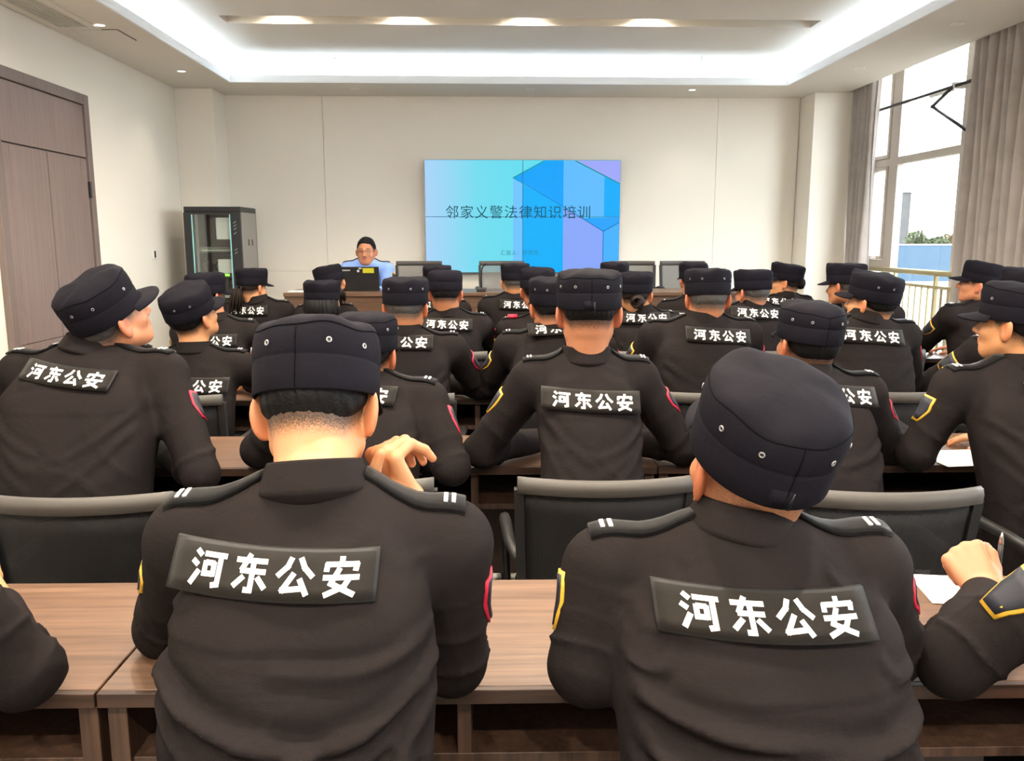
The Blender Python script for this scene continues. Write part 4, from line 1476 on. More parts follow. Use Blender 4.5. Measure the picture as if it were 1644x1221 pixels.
def person(label, row, N, head, yaw=0, pitch=0, roll=0, tyaw=0, troll=0, sw=0.185, girth=1.0, P=None, patch=None, Yd=None,
           skin='warm', hair='black', hairline=0.0, captilt=0, box=0.4, sag=0.0, arms=None, hs=1.0, hands=('flat', 'flat'), longhair=None,
           glasses=False, cap=True, shirt=None, folds=None, name='person', facing=0, eyes=False, caph=1.0, red_mark=False, drop=0.0, tab=False, capw=1.0, capyaw=0, caproll=0, capz=0.0, ears=1.0, jaw=1.0, badges=True, seatz=0.0, group='uniformed trainees in black jackets'):
    """a seated person. N: back of the neck base, head: skull centre (world); angles in degrees"""
    VJ = [0.0062, 0.0105, 0.014, 0.019, 0.023][row]
    VH = [0.0044, 0.0064, 0.0076, 0.0095, 0.0108][row]
    N = np.array(N, float); Hc = np.array(head, float)
    ty, tr_ = radians(tyaw), radians(troll)
    fwd = V3(sin(ty), cos(ty), 0); rgt = V3(cos(ty), -sin(ty), 0)
    if P is None:
        P = V3(N[0], N[1] - 0.12, 0)
    P = np.array(P, float)
    org = V3(P[0], P[1], 0)
    root = empty(name, org)
    zP = 0.50 + seatz
    C0 = V3(P[0], P[1], 0); C1 = N + fwd * 0.062; C1[2] = 0
    zN = N[2]
    srt = sin(tr_)
    Sh = {}
    for s in (-1, 1):
        Sh[s] = N + fwd * 0.072 + rgt * s * sw + V3(0, 0, -0.082 - drop - s * sw * srt)
    NB = N + fwd * 0.060 + V3(0, 0, -0.012)
    # arms
    l1, l2 = 0.29, 0.265
    EW = {}
    for s, key in ((-1, 'L'), (1, 'R')):
        if arms and key in arms:
            E_, W_ = [np.array(q, float) for q in arms[key]]
        else:
            W_ = V3(N[0] + s * 0.13, Yd + 0.16, 0.800) if Yd is not None else N + fwd * 0.35 + V3(s * .12, 0, -.33)
            E_, W_ = ik(Sh[s], W_, l1, l2, rgt * s * 0.9 + V3(0, -0.35, -0.55))
            if Yd is not None and E_[1] > Yd - 0.06:
                E_[2] = max(E_[2], 0.808)
        EW[s] = (E_, W_)
    sleeve = {-1: 0.97, 1: 0.97}
    if arms and 'sleeve' in arms:
        sleeve = dict(zip((-1, 1), arms['sleeve']))
    cuff = {s: EW[s][0] + (EW[s][1] - EW[s][0]) * sleeve[s] for s in (-1, 1)}
    lr = np.random.RandomState(abs(hash(label)) % 1000 if False else sum(map(ord, label)) % 9973)
    kd = lr.normal(size=(6, 3)); kd = kd / np.linalg.norm(kd, axis=1)[:, None] * (14 + 26 * lr.rand(6))[:, None]
    kp = lr.rand(6) * 6.28
    if folds is None:
        j = lambda: lr.normal() * 0.015
        q = sw / 0.185
        folds = [(-.165 * q, -.185 + j(), -.03 + j(), -.27 + j(), .006, .013), (-.17 * q, -.215 + j(), -.06 + j(), -.36 + j(), .006, .014),
                 (.165 * q, -.185 + j(), .03 + j(), -.27 + j(), .006, .013), (.17 * q, -.215 + j(), .06 + j(), -.36 + j(), .006, .014),
                 (-.15, -.40 + j(), .10, -.43 + j(), .005, .018), (.15, -.46 + j(), -.08, -.49 + j(), .005, .018), (-.12, -.07 + j(), -.02, -.045, .003, .012), (.12, -.07 + j(), .03, -.05, .003, .012)]
    BUL = 0.020

    def jac(p):
        x, y, z = p[:, 0], p[:, 1], p[:, 2]
        t = (z - zP) / (zN - zP)
        tc = np.clip(t, -0.1, 1.15)
        e = tc * tc * (1.6 - 0.6 * np.minimum(tc, 1))
        e = np.where(tc < 0, 0, e)
        bk = BUL * np.sin(pi * np.clip(tc, 0, 1))
        cx = C0[0] + (C1[0] - C0[0]) * np.clip(tc, 0, 1.1) - fwd[0] * bk
        cy = C0[1] + (C1[1] - C0[1]) * np.minimum(e, 1.15) - fwd[1] * bk
        dx, dy = x - cx, y - cy
        xp = dx * rgt[0] + dy * rgt[1]
        yp = dx * fwd[0] + dy * fwd[1]
        ws = 0.5 + 0.5 * sw / 0.185
        a = np.interp(tc, *TA) * ws * girth
        b = np.interp(tc, *TB) * girth
        q = (np.abs(xp / a) ** 2.7 + np.abs(yp / b) ** 2.7) ** (1 / 2.7)
        d = (q - 1) * np.minimum(a, b)
        d = smax(d, (zP - 0.025) - z, 0.03)
        d = smax(d, z - (zN + 0.002), 0.02)
        for s in (-1, 1):
            g, _ = rcone(p, NB + V3(0, 0, -0.026), Sh[s], 0.050, 0.062)
            d = smin(d, g, 0.05)
        for s in (-1, 1):
            E_, W_ = EW[s]
            g1, h1 = rcone(p, Sh[s], E_, 0.064 * (0.5 + 0.5 * girth), 0.053)
            g2, h2 = rcone(p, E_, cuff[s], 0.053, 0.042)
            wr = 0.0075 * (1 - np.abs(np.sin(h1 * 11 + kp[0] + s + 0.5 * np.sin(p @ kd[0])))) ** 3 * (0.25 + np.exp(-((h1 - 0.95) / 0.30) ** 2))
            wr2 = 0.0085 * (1 - np.abs(np.sin(h2 * 9 + kp[1] + s + 0.6 * np.sin(p @ kd[1])))) ** 3 * np.exp(-((h2 - 0.15) / 0.40) ** 2)
            g = smin(g1 - wr, g2 - wr2, 0.02)
            d = smin(d, g, 0.026)
        # yoke ledge and folds across the back
        back = sstep(-yp, -0.01, 0.04)
        zr = z - zN
        d = d - 0.0028 * back * sstep(zr + 0.165 - 0.10 * xp * xp, -0.004, 0.004)
        for (x0, z0, x1, z1, am, w) in folds:
            ex, ez = x1 - x0, z1 - z0
            h = np.clip(((xp - x0) * ex + (zr - z0) * ez) / (ex * ex + ez * ez), 0, 1)
            cv = 0.012 * np.sin(h * pi)
            ds = (xp - x0 - ex * h) ** 2 + (zr - z0 - ez * h + cv) ** 2
            sd = np.sqrt(ds)
            ed = 1 - 0.65 * sstep(np.abs(xp) / a, 0.72, 0.98)
            d = d - 1.35 * am * back * ed * (1 - 0.55 * h) * (np.exp(-(sd / (0.75 * w)) ** 2) - 0.5 * np.exp(-((sd - 1.4 * w) / w) ** 2))
        if row < 3:
            wm = back * sstep(-zr, 0.17, 0.30) * (1 - 0.6 * sstep(np.abs(xp) / a, 0.8, 1.0))
            for sg in (-1, 1):
                u_ = zr * 21 + sg * xp * (13 + 3 * sg) + 1.1 * np.sin(xp * 17 * sg + zr * 9 + kp[2] + sg) + kp[3 + sg]
                d = d - (0.0060 if sg > 0 else 0.0048) * wm * (1 - np.abs(np.sin(u_))) ** 4 * (0.5 + 0.5 * np.sin(xp * 11 * sg + kp[5] + 4 * zr))
        nz = np.zeros(len(p))
        for i in range(2, 6):
            nz += np.sin(p @ kd[i] + kp[i])
        return d - 0.0016 * nz

    allp = np.array([P + V3(0, 0, zP), N, Sh[-1], Sh[1], EW[-1][0], EW[1][0], cuff[-1], cuff[1]])
    lo = allp.min(0) - 0.17; hi = allp.max(0) + 0.13
    lo[0] -= 0.05 * (girth > 1.05); hi[0] += 0.05 * (girth > 1.05)
    lo[2] = zP - 0.05
    v, fc = polygonise(jac, lo, hi, VJ)
    jm = mesh_np('jacket', v - org, fc)
    jm.materials.append(shirt or M_JACKET)
    jk = put(jm, 'jacket' if shirt is None else 'shirt', root)

    # ---- head and body
    R = rot3(radians(yaw), radians(pitch), radians(roll))
    NK0 = NB + V3(0, 0, 0.0)
    NK1 = Hc + R @ V3(0, -0.030, -0.055) * hs

    def core(p):
        q = (p - Hc) @ R / hs
        d = ellip(q, V3(0, -0.012, 0.018), V3(0.077, 0.098, 0.096))
        d = smin(d, ellip(q, V3(0, 0.028, -0.045), V3(0.060 * jaw, 0.062, 0.068)), 0.03)
        d = smin(d, ellip(q, V3(0, 0.052, -0.088), V3(0.034, 0.030, 0.024)), 0.03)
        for s in (-1, 1):
            g, _ = rcone(q, V3(s * 0.056, 0.0, -0.060), V3(s * 0.022, 0.058, -0.095), 0.016, 0.012)
            d = smin(d, g, 0.03)
        d = d * hs
        g, _ = rcone(p, NK0, NK1, 0.064, 0.055)
        return smin(d, g, 0.035)

    def headf(p):
        d = core(p)
        q = (p - Hc) @ R / hs
        # nose, brow, lips, cheeks
        g, _ = rcone(q, V3(0, 0.083, 0.002), V3(0, 0.108, -0.034), 0.008, 0.0115)
        d = smin(d, g * hs, 0.012)
        for s in (-1, 1):
            d = smin(d, ellip(q, V3(s * 0.013, 0.095, -0.039), V3(0.009, 0.010, 0.008)) * hs, 0.008)
            g, _ = rcone(q, V3(s * 0.012, 0.084, 0.016), V3(s * 0.048, 0.066, 0.014), 0.009, 0.008)
            d = smin(d, g * hs, 0.012)
            d = smax(d, -ellip(q, V3(s * 0.031, 0.094, -0.002), V3(0.017, 0.012, 0.010)) * hs, 0.010)
            d = smin(d, ellip(q, V3(s * 0.042, 0.056, -0.032), V3(0.020, 0.022, 0.018)) * hs, 0.02)
        g, _ = rcone(q, V3(-0.016, 0.088, -0.059), V3(0.016, 0.088, -0.059), 0.0055, 0.0055)
        d = smin(d, g * hs, 0.006)
        g, _ = rcone(q, V3(-0.014, 0.086, -0.070), V3(0.014, 0.086, -0.070), 0.0060, 0.0060)
        d = smin(d, g * hs, 0.006)
        # ears
        for s in (-1, 1):
            ec = V3(s * 0.086, -0.012, -0.014)
            qq = q - ec
            ca, sa = cos(0.62 * s), sin(0.62 * s)
            ex = qq[:, 0] * ca + qq[:, 1] * sa
            ey = -qq[:, 0] * sa + qq[:, 1] * ca
            ez = qq[:, 2] + 0.25 * ey
            e3 = np.stack([ex, ey, ez], 1)
            g = ellip(e3, V3(0, 0, 0.0), V3(0.0090, 0.024, 0.037) * ears)
            g = smax(g, -ellip(e3, V3(s * 0.009, 0.004, 0.004), V3(0.006, 0.012, 0.020)), 0.004)
            d = smin(d, g * hs, 0.007)
        return d

    wrist = {}
    hands_pr = {}
    for s, key in ((-1, 'L'), (1, 'R')):
        E_, W_ = EW[s]
        hd = hands[0 if s < 0 else 1]
        if hd == 'flat':
            fd = nrm(W_ - E_)
            dv = nrm(fd * V3(1, 1, 0.0) + V3(-s * 0.25, 0.25, -0.12))
            pr = hand_sdf(W_, dv, V3(0, 0, -1.0), V3(-s, 0.0, 0), curl=(10, 14, 12), spread=0.4)
        else:
            pr = hand_sdf(W_, **hd)
        pts = np.array([a_ for a_, b_, *_ in pr] + [b_ for a_, b_, *_ in pr])
        hands_pr[s] = (pr, pts.min(0) - 0.05, pts.max(0) + 0.05)
    hlo = Hc - 0.16 * hs; hhi = Hc + 0.16 * hs
    PV = P + V3(0, 0, 0.56 + seatz)

    def bodyf(p):
        d, _ = rcone(p, NK0 + V3(0, 0, -0.06), NK1, 0.060, 0.055)
        for s in (-1, 1):
            g, _ = rcone(p, NB + rgt * s * 0.05 + V3(0, 0, -0.10), PV + V3(s * 0.05, 0, 0), 0.058, 0.066)
            d = smin(d, g, 0.04)
            E_, W_ = EW[s]
            g, _ = rcone(p, NB + V3(0, 0, -0.05), Sh[s], 0.040, 0.040)
            g1, _ = rcone(p, Sh[s], E_, 0.042, 0.036)
            g2, _ = rcone(p, E_, W_, 0.036 if sleeve[s] > 0.8 else 0.046, 0.0275)
            d = smin(d, smin(g, smin(g1, g2, 0.01), 0.02), 0.02)
            pr, a_, b_ = hands_pr[s]
            m = ((p > a_) & (p < b_)).all(1)
            if m.any():
                d[m] = smin(d[m], eval_hand(p[m], pr), 0.014)
        m = ((p > hlo) & (p < hhi)).all(1)
        if m.any():
            d[m] = np.minimum(d[m], headf(p[m]))
        return d

    up = max(NB[2] - 0.09, zP)
    allb = np.concatenate([[Hc - 0.13 * hs, Hc + 0.13 * hs, PV - 0.1, Sh[-1] - 0.05, Sh[1] + 0.05, EW[-1][0] - 0.05, EW[1][0] - 0.05, EW[-1][0] + 0.05, EW[1][0] + 0.05], [hands_pr[-1][1], hands_pr[-1][2], hands_pr[1][1], hands_pr[1][2]]])
    bv, bf = polygonise(bodyf, allb.min(0), allb.max(0), VH)
    q = (bv - Hc) @ R / hs
    # cropped hair, flush, dark features
    zl = np.interp(q[:, 1], [-0.11, -0.06, -0.02, 0.004, 0.016, 0.03, 0.06], [-0.052, -0.056, -0.034, 0.004, -0.012, -0.006, 0.06]) + hairline
    tone = np.zeros((len(bv), 4), f32); tone[:, 3] = 1
    ear = (np.abs(q[:, 0]) > 0.076) & (np.abs(q[:, 1] + 0.012) < 0.03) & (np.abs(q[:, 2] + 0.012) < 0.04)
    den = sstep(q[:, 2] - zl, -0.014, 0.022)
    den = den * sstep(-q[:, 1], -0.075, -0.045) * (~ear) * (0.9 if hair != 'bald' else 0.35)
    tone[:, 0] = den
    lips = (np.abs(q[:, 2] + 0.0645) < 0.010) & (q[:, 1] > 0.078) & (np.abs(q[:, 0]) < 0.024)
    nose = np.exp(-((q[:, 1] - 0.105) / 0.02) ** 2 - (q[:, 2] + 0.034) ** 2 / 0.0004)
    tone[:, 1] = np.clip(ear * 0.55 + lips * 0.7 + nose * 0.2, 0, 1)
    br = (np.abs(q[:, 2] - (0.023 - 0.1 * np.abs(np.abs(q[:, 0]) - 0.03))) < 0.005) & (q[:, 1] > 0.05) & (np.abs(np.abs(q[:, 0]) - 0.031) < 0.019)
    ey = (np.abs(q[:, 2] + 0.001) < 0.0055) & (q[:, 1] > 0.05) & (np.abs(np.abs(q[:, 0]) - 0.031) < 0.013)
    tone[:, 2] = np.clip(br * 0.85 + ey * 0.75, 0, 1)
    for s in (-1, 1):
        for (a_, b_, ra, rb, g_) in hands_pr[s][0]:      # knuckles and finger tips a little redder
            if g_ != 'p':
                tone[:, 1] = np.maximum(tone[:, 1], 0.55 * np.exp(-((bv - b_) ** 2).sum(1) / 0.00012))
    tone[:, 0] *= (np.abs(q) < 0.2).all(1); tone[:, 2] *= (np.abs(q) < 0.2).all(1)
    bm = mesh_np('body', bv - org, bf)
    at = bm.attributes.new('tone', 'FLOAT_COLOR', 'POINT')
    at.data.foreach_set('color', tone.astype(f32).ravel())
    bm.materials.append(SK[skin + ('_grey' if hair in ('grey', 'bald') else '')])
    put(bm, 'body', root)

    # ---- hair shell
    if hair != 'bald':
        hm = {'black': M_HAIR, 'brown': M_HAIRB, 'grey': M_GREY}[hair]
        thick = 0.0075 if hair == 'black' else 0.005

        def hairf(p):
            q = (p - Hc) @ R / hs
            zl = np.interp(q[:, 1], [-0.11, -0.06, -0.02, 0.004, 0.016, 0.03, 0.06, 0.085, 0.11], [-0.040, -0.044, -0.024, 0.016, 0.002, 0.008, 0.052, 0.058, 0.06]) + hairline
            dn = sstep(q[:, 2] - zl, -0.005, 0.035)
            str_ = 0.0010 * np.sin(q[:, 0] * 420 + 60 * q[:, 2]) + 0.0008 * np.sin(np.arctan2(q[:, 0], -q[:, 1]) * 70)
            if not cap:
                str_ = str_ + 0.005 * sstep(q[:, 2], 0.05, 0.11) * (0.8 + 0.2 * np.sin(q[:, 0] * 90))
            return core(p) - (thick + str_) * dn + 0.006 * (1 - dn)
        lo = Hc - 0.13 * hs; hi = Hc + 0.13 * hs; hi[2] += 0.02
        hv, hf2 = polygonise(hairf, lo, hi, VH, 2)
        # keep only what lies outside the head
        keep = core(hv) > -0.0035
        ok = keep[hf2].all(1)
        hf2 = hf2[ok]
        us = np.unique(hf2)
        mp = -np.ones(len(hv), int); mp[us] = np.arange(len(us))
        if len(us):
            hme_ = mesh_np('hair', hv[us] - org, mp[hf2])
            hme_.materials.append(hm)
            put(hme_, 'hair', root)
    if longhair:
        hm = M_HAIRB if longhair.get('brown') else M_HAIR
        if longhair['kind'] == 'tail':
            tail = MB()
            base = Hc + R @ V3(0, -0.108, -0.01) * hs - org
            end = base + R @ V3(longhair.get('dx', 0.0), -0.03, 0) + V3(0, 0, -longhair.get('len', 0.2))
            for k in range(46):
                a0 = lr.rand() * 6.28; r0 = sqrt(lr.rand())
                o0 = V3(cos(a0), sin(a0), 0) * r0
                w = longhair.get('w', 0.05)
                p0 = base + (R @ (o0 * 0.014))
                p1 = base + R @ V3(0, -0.028, 0.004) + o0 * w * 0.5 + V3(0, 0, -0.01)
                p2 = p1 * 0.45 + end * 0.55 + o0 * w * 0.8
                p3 = end + o0 * w * 0.9 + V3(0, 0, lr.normal() * 0.02)
                tail.tube([p0, p1, p2, p3], [0.006, 0.0085, 0.0075, 0.002], 5)
            tail.build('ponytail', hm, root)
            MB().tube([base + R @ V3(0.017 * cos(a_), -0.006, 0.017 * sin(a_)) for a_ in np.linspace(0, 2 * pi, 11)[:-1]], 0.005, 6, closed=True).build('hair_tie', M_BLACK, root)
        elif longhair['kind'] == 'bob':
            bob = MB()
            for k in range(120):
                a0 = pi + (k / 119 - 0.5) * 2 * longhair.get('span', 1.9) + lr.normal() * 0.03
                rr_ = 1.0 + 0.10 * lr.rand()
                L = longhair.get('len', 0.10) * (0.85 + 0.3 * lr.rand())
                p0 = V3(0.083 * sin(a0) * rr_, -0.012 + 0.100 * cos(a0) * rr_, 0.02)
                p1 = p0 + V3(0.006 * sin(a0), 0.006 * cos(a0), -L * 0.5)
                p2 = p0 + V3(-0.006 * sin(a0), -0.004 * cos(a0), -L)
                bob.tube([Hc + R @ (p_ * hs) - org for p_ in (p0, p1, p2)], [0.008, 0.0085, 0.0025], 5)
            bob.build('loose_hair', hm, root)
        elif longhair['kind'] == 'bun':
            bun = MB()
            c_ = V3(longhair.get('dx', 0), -0.108, longhair.get('dz', -0.035))
            for k in range(26):
                a0 = lr.rand() * 6.28; el = lr.normal() * 0.6
                u_ = nrm(V3(cos(a0), sin(el), sin(a0))); w_ = nrm(np.cross(u_, V3(0.3, 1, 0.2)))
                pts = [Hc + R @ ((c_ + 0.034 * (u_ * cos(t_) + w_ * sin(t_))) * hs) - org for t_ in np.linspace(0, 2 * pi, 12)[:-1]]
                bun.tube(pts, 0.007, 5, closed=True)
                if k % 3 == 0:
                    bun.tube([p_ * 0.55 + (Hc + R @ (c_ * hs) - org) * 0.45 for p_ in pts], 0.012, 5, closed=True)
            bun.build('hair_bun', hm, root)

    # ---- collar
    ax = nrm(NK1 - NK0) * 0.28 + V3(0, 0, 0.72)
    ax = nrm(ax)
    rx = nrm(rgt - ax * (rgt @ ax)); ry = np.cross(ax, rx)
    cc = NK0 + ax * 0.022
    prof = [(1.02, -0.040), (0.985, 0.020), (1.00, 0.024), (1.04, 0.026), (1.075, 0.022), (1.18, 0.002), (1.29, -0.013), (1.32, -0.019), (1.28, -0.023), (1.15, -0.032)]
    col = MB()
    nn = 40
    span = radians(328 if shirt is None else 316)
    rows = []
    for k in range(nn + 1):
        a0 = -pi / 2 - span / 2 + span * k / nn      # opening in front
        ring_ = []
        drop = 0.012 * (0.5 + 0.5 * sin(a0))
        for (r_, z_) in prof:
            ring_.append(cc + rx * cos(a0) * 0.066 * r_ + ry * sin(a0) * 0.070 * r_ + ax * (z_ - drop) - org)
        rows.append(ring_)
    m_ = len(prof)
    vv = [p_ for r_ in rows for p_ in r_]
    ff = [(i * m_ + j, (i + 1) * m_ + j, (i + 1) * m_ + (j + 1) % m_, i * m_ + (j + 1) % m_) for i in range(nn) for j in range(m_)]
    ff += [tuple(range(m_)), tuple(nn * m_ + j for j in range(m_ - 1, -1, -1))]
    col.add(vv, ff, True)
    col.build('collar', shirt or M_JACKET, jk)

    # ---- shoulder straps
    for s in (-1, 1):
        a_ = NB + rgt * s * 0.075 + V3(0, 0, 0); b_ = Sh[s] + rgt * s * 0.030
        ns, nw = 9, 4
        sv = np.linspace(0, 1, ns); wv = np.linspace(-1, 1, nw)
        o = []
        for si in sv:
            for wi in wv:
                o.append(a_ + (b_ - a_) * si + fwd * (wi * (0.019 + 0.006 * si) - 0.006))
        o = np.array(o); o[:, 2] += 0.25
        d = np.tile(V3(0, 0, -1.0), (len(o), 1))
        ep, q = slab_on('epaulette', jac, o, d, M_EPAU, 0.008, 0.006, jk, org, (ns, nw))
        if red_mark and s < 0:
            o = np.array([a_ + (b_ - a_) * si + fwd * (w_ * 0.024 - 0.006) + V3(0, 0, 0.25) for si in (0.45, 0.62, 0.80) for w_ in (-1, 1)])
            slab_on('red_tab', jac, o, np.tile(V3(0, 0, -1.0), (6, 1)), M_RED, 0.022, 0.016, ep, org, (3, 2))
        for si in ((0.80, 0.88) if row < 4 else (0.84,)):
            o = np.array([a_ + (b_ - a_) * (si + e_) + fwd * (w_ * 0.013 - 0.006) + V3(0, 0, 0.25) for e_ in (-0.022, 0.022) for w_ in (-1, 1)])
            slab_on('rank_bar', jac, o, np.tile(V3(0, 0, -1.0), (4, 1)), M_SILVER, 0.0105, 0.003, ep, org, (2, 2))

    # ---- lettered patch on the back
    if shirt is None:
        if patch is None:
            pc = N + V3(0, 0, -0.115); tl = 0.0
        else:
            pc = np.array(patch[0], float); tl = radians(patch[1])
        hw_, hh_ = 0.146, 0.0375
        nu, nv = 15, 5
        U, Vv = np.meshgrid(np.linspace(-1, 1, nu), np.linspace(-1, 1, nv))
        uu, vv_ = U.ravel() * hw_, Vv.ravel() * hh_

        def prays(uu, vv_):
            x_ = uu * cos(tl) + vv_ * sin(tl)
            z_ = -uu * sin(tl) + vv_ * cos(tl)
            o = (pc - fwd * 0.35)[None, :] + x_[:, None] * rgt + z_[:, None] * V3(0, 0, 1)
            return o
        o = prays(uu, vv_)
        d = np.tile(fwd, (len(o), 1))
        q = trace(jac, o, d, 60)
        s_ = ((q - o) * d).sum(1)
        A = lambda u, w: np.stack([np.ones_like(u), u, w, u * u], 1)
        good = s_ < np.median(s_) + 0.10
        co, *_ = np.linalg.lstsq(A(uu[good], vv_[good]), s_[good], rcond=None)
        ku, kv = 1 / sqrt(1 + co[1] ** 2), 1 / sqrt(1 + co[2] ** 2)
        uu, vv_ = uu * ku, vv_ * kv
        o = prays(uu, vv_)
        q = trace(jac, o, d, 60)
        s_ = ((q - o) * d).sum(1)
        good = s_ < np.median(s_) + 0.10
        co, *_ = np.linalg.lstsq(A(uu[good], vv_[good]), s_[good], rcond=None)
        co[3] = min(max(co[3], 0.0), 1.3)
        co[1] = min(max(co[1], -0.14), 0.14)
        fit = A(uu, vv_) @ co
        shift = np.percentile((fit - s_)[good], 92)
        P0 = o + d * (fit - shift - 0.0065)[:, None] - org
        pt = MB().slab(P0.reshape(nv, nu, 3), (fwd * 0.0075), True).build('back_patch', M_PATCHE, jk)
        o2 = prays(uu * 0.972, vv_ * 0.90)
        P1 = o2 + d * (A(uu * 0.972, vv_ * 0.9) @ co - shift - 0.0075)[:, None] - org
        MB().slab(P1.reshape(nv, nu, 3), (fwd * 0.003), True).build('patch_face', M_PATCH, pt)
        k = 2 * hw_ * 0.81 / GW
        gu = (GLYPH_V[:, 0] * k + 0.004) * ku
        gv = GLYPH_V[:, 1] * k * 1.06 * kv
        o3 = prays(gu, gv)
        P2 = o3 + fwd[None, :] * (A(gu, gv) @ co - shift - 0.0084)[:, None] - org
        lm = mesh_np('lettering', P2, GLYPH_T, False)
        lm.materials.append(M_WHITE)
        put(lm, 'lettering', pt)
    # ---- sleeve badges
    for s in (-1, 1) if badges else ():
        E_, W_ = EW[s]
        up_ = nrm(Sh[s] - E_)
        c_ = Sh[s] + (E_ - Sh[s]) * 0.42
        out = rgt * s - up_ * (rgt * s @ up_)
        out = nrm(nrm(out) + fwd * 0.15)
        tg = nrm(np.cross(up_, out))
        for (sz, lift, th, m, nm) in ((1.0, 0.004, 0.005, M_RED if s > 0 else M_GOLD, 'sleeve_badge'), (0.86, 0.0052, 0.004, M_BLUE, 'badge_field')):
            nu, nv = 5, 5
            U, Vv = np.meshgrid(np.linspace(-1, 1, nu), np.linspace(-1, 1, nv))
            wd = np.where(Vv < 0, 1 + 0.45 * Vv, 1.0)
            o = c_ + tg * (U * wd * 0.036 * sz).ravel()[:, None] + up_ * (Vv * 0.044 * sz).ravel()[:, None] + out * 0.16
            d = np.tile(-out, (len(o), 1))
            b0, q = slab_on(nm, jac, o, d, m, lift, th, jk if nm == 'sleeve_badge' else bpar, org, (nv, nu))
            bpar = b0

    # ---- cap
    if cap:
        Rc = R @ rot3(radians(capyaw), radians(captilt), radians(caproll))
        rxc, ryc = 0.097 * capw, 0.112 * capw
        soft = [(0.955, 0.006), (0.985, 0.0), (1.0, 0.002), (1.006, 0.020), (1.010, 0.040), (1.004, 0.0425), (0.998, 0.044), (1.004, 0.046), (1.012, 0.049), (1.016, 0.062), (1.006, 0.075), (0.975, 0.088), (0.93, 0.096), (0.86, 0.102), (0.7, 0.108), (0.45, 0.112), (0.2, 0.113), (0.0, 0.1135)]
        boxy = [(0.955, 0.006), (0.985, 0.0), (1.0, 0.002), (1.012, 0.020), (1.024, 0.040), (1.020, 0.0425), (1.014, 0.044), (1.020, 0.046), (1.030, 0.049), (1.046, 0.068), (1.056, 0.086), (1.050, 0.098), (1.02, 0.104), (0.95, 0.106), (0.7, 0.108), (0.45, 0.109), (0.2, 0.1095), (0.0, 0.1095)]
        prof = [(a_[0] * (1 - box) + b_[0] * box, a_[1] * (1 - box) + b_[1] * box) for a_, b_ in zip(soft, boxy)]
        ns = 56 if row < 2 else 36
        base = V3(0, -0.010, 0.016 + capz)
        wob = lr.rand(6) * 6.28

        def capv(a0, r_, z_):
            hgt = z_ * caph
            k = sstep(np.array([z_]), 0.05, 0.11)[0]
            front = 0.5 + 0.5 * sin(a0)
            r2 = min(1.0, r_) ** 2
            hgt += k * (0.014 * (0.5 + 0.5 * r2 * sin(a0)) - 0.006) - sag * k * (0.5 - 0.5 * r2 * sin(a0 + 0.6))
            w = 1 + k * 0.018 * (sin(2 * a0 + wob[0]) + 0.6 * sin(3 * a0 + wob[1])) * r_ + 0.006 * sin(5 * a0 + wob[2]) * k
            hgt += (0.004 * k * sin(4 * a0 + wob[3]) + 0.003 * k * sin(7 * a0 + wob[4] + r_ * 5)) * r2
            hgt -= 0.006 * (1 - front) * (1 - min(1, z_ / 0.03))
            return base + V3(cos(a0) * rxc * r_ * w, sin(a0) * ryc * r_ * w, hgt)
        tocap = lambda p_: Hc + Rc @ (p_ * hs) - org
        cb = MB()
        vv = [tocap(capv(2 * pi * k / ns, r_, z_)) for r_, z_ in prof for k in range(ns)]
        ff = [(i * ns + k, i * ns + (k + 1) % ns, (i + 1) * ns + (k + 1) % ns, (i + 1) * ns + k) for i in range(len(prof) - 1) for k in range(ns)]
        cb.add(vv, ff, True)
        co_ = cb.build('cap', M_CAP, root)
        # inner lining so that the cap is closed from below
        lin = MB()
        lin.add([tocap(capv(2 * pi * k / ns, 0.955, 0.006)) for k in range(ns)] + [tocap(base + V3(0, 0, 0.02))], [(k, ns, (k + 1) % ns) for k in range(ns)], True)
        lin.build('lining', M_CAP, co_)
        # peak
        vis = []
        for k in range(17):
            a0 = radians(90 + (k - 8) / 8 * 66)
            e0 = base + V3(cos(a0) * rxc * 0.99, sin(a0) * ryc * 0.99, 0.008)
            row_ = []
            for j in range(6):
                s_ = j / 5
                ex = 0.066 * s_ * max(0.0, cos((a0 - pi / 2) * 1.28)) ** 0.75
                row_.append(tocap(e0 + V3(cos(a0) * ex * 0.25, ex, -0.30 * ex - 0.020 * s_ * (cos(a0)) ** 2)))
            vis.append(row_)
        MB().slab(vis, (Rc @ V3(0, 0, 0.004)), True).build('peak', M_CAP, co_)
        if row < 3:
            for a_d in (-152, -118, -62, -28, 28, 152):
                a0 = radians(a_d)
                if row == 2 and a_d in (28, 152):
                    continue
                c0 = capv(a0, 1.016, 0.063)
                out = nrm(V3(cos(a0) / rxc, sin(a0) / ryc, 0.0))
                Rm = np.stack([nrm(np.cross(V3(0, 0, 1), out)) * -1, -out, V3(0, 0, 1)], 1)
                Rw = Rc @ Rm
                eo = put(eyelet_me, 'eyelet', co_)
                M4 = Matrix([[*Rw[i], tocap(c0 + out * 0.0012)[i]] for i in range(3)] + [[0, 0, 0, 1]])
                eo.matrix_local = M4
                ho = put(eyehole_me, 'eyelet_hole', eo)
        if row < 2:
            # seams: round the top, up the back, and the adjuster at the back of the band
            for nm, pts in (('top_seam', [tocap(capv(2 * pi * k / 48, prof[11][0] * 1.002, prof[11][1])) for k in range(48)]),):
                MB().tube(pts, 0.0011, 5, closed=True).build(nm, M_SEAM, co_)
            MB().tube([tocap(capv(-pi / 2, r_ * 1.002, z_)) for r_, z_ in prof[2:12]], 0.0010, 5).build('back_seam', M_SEAM, co_)
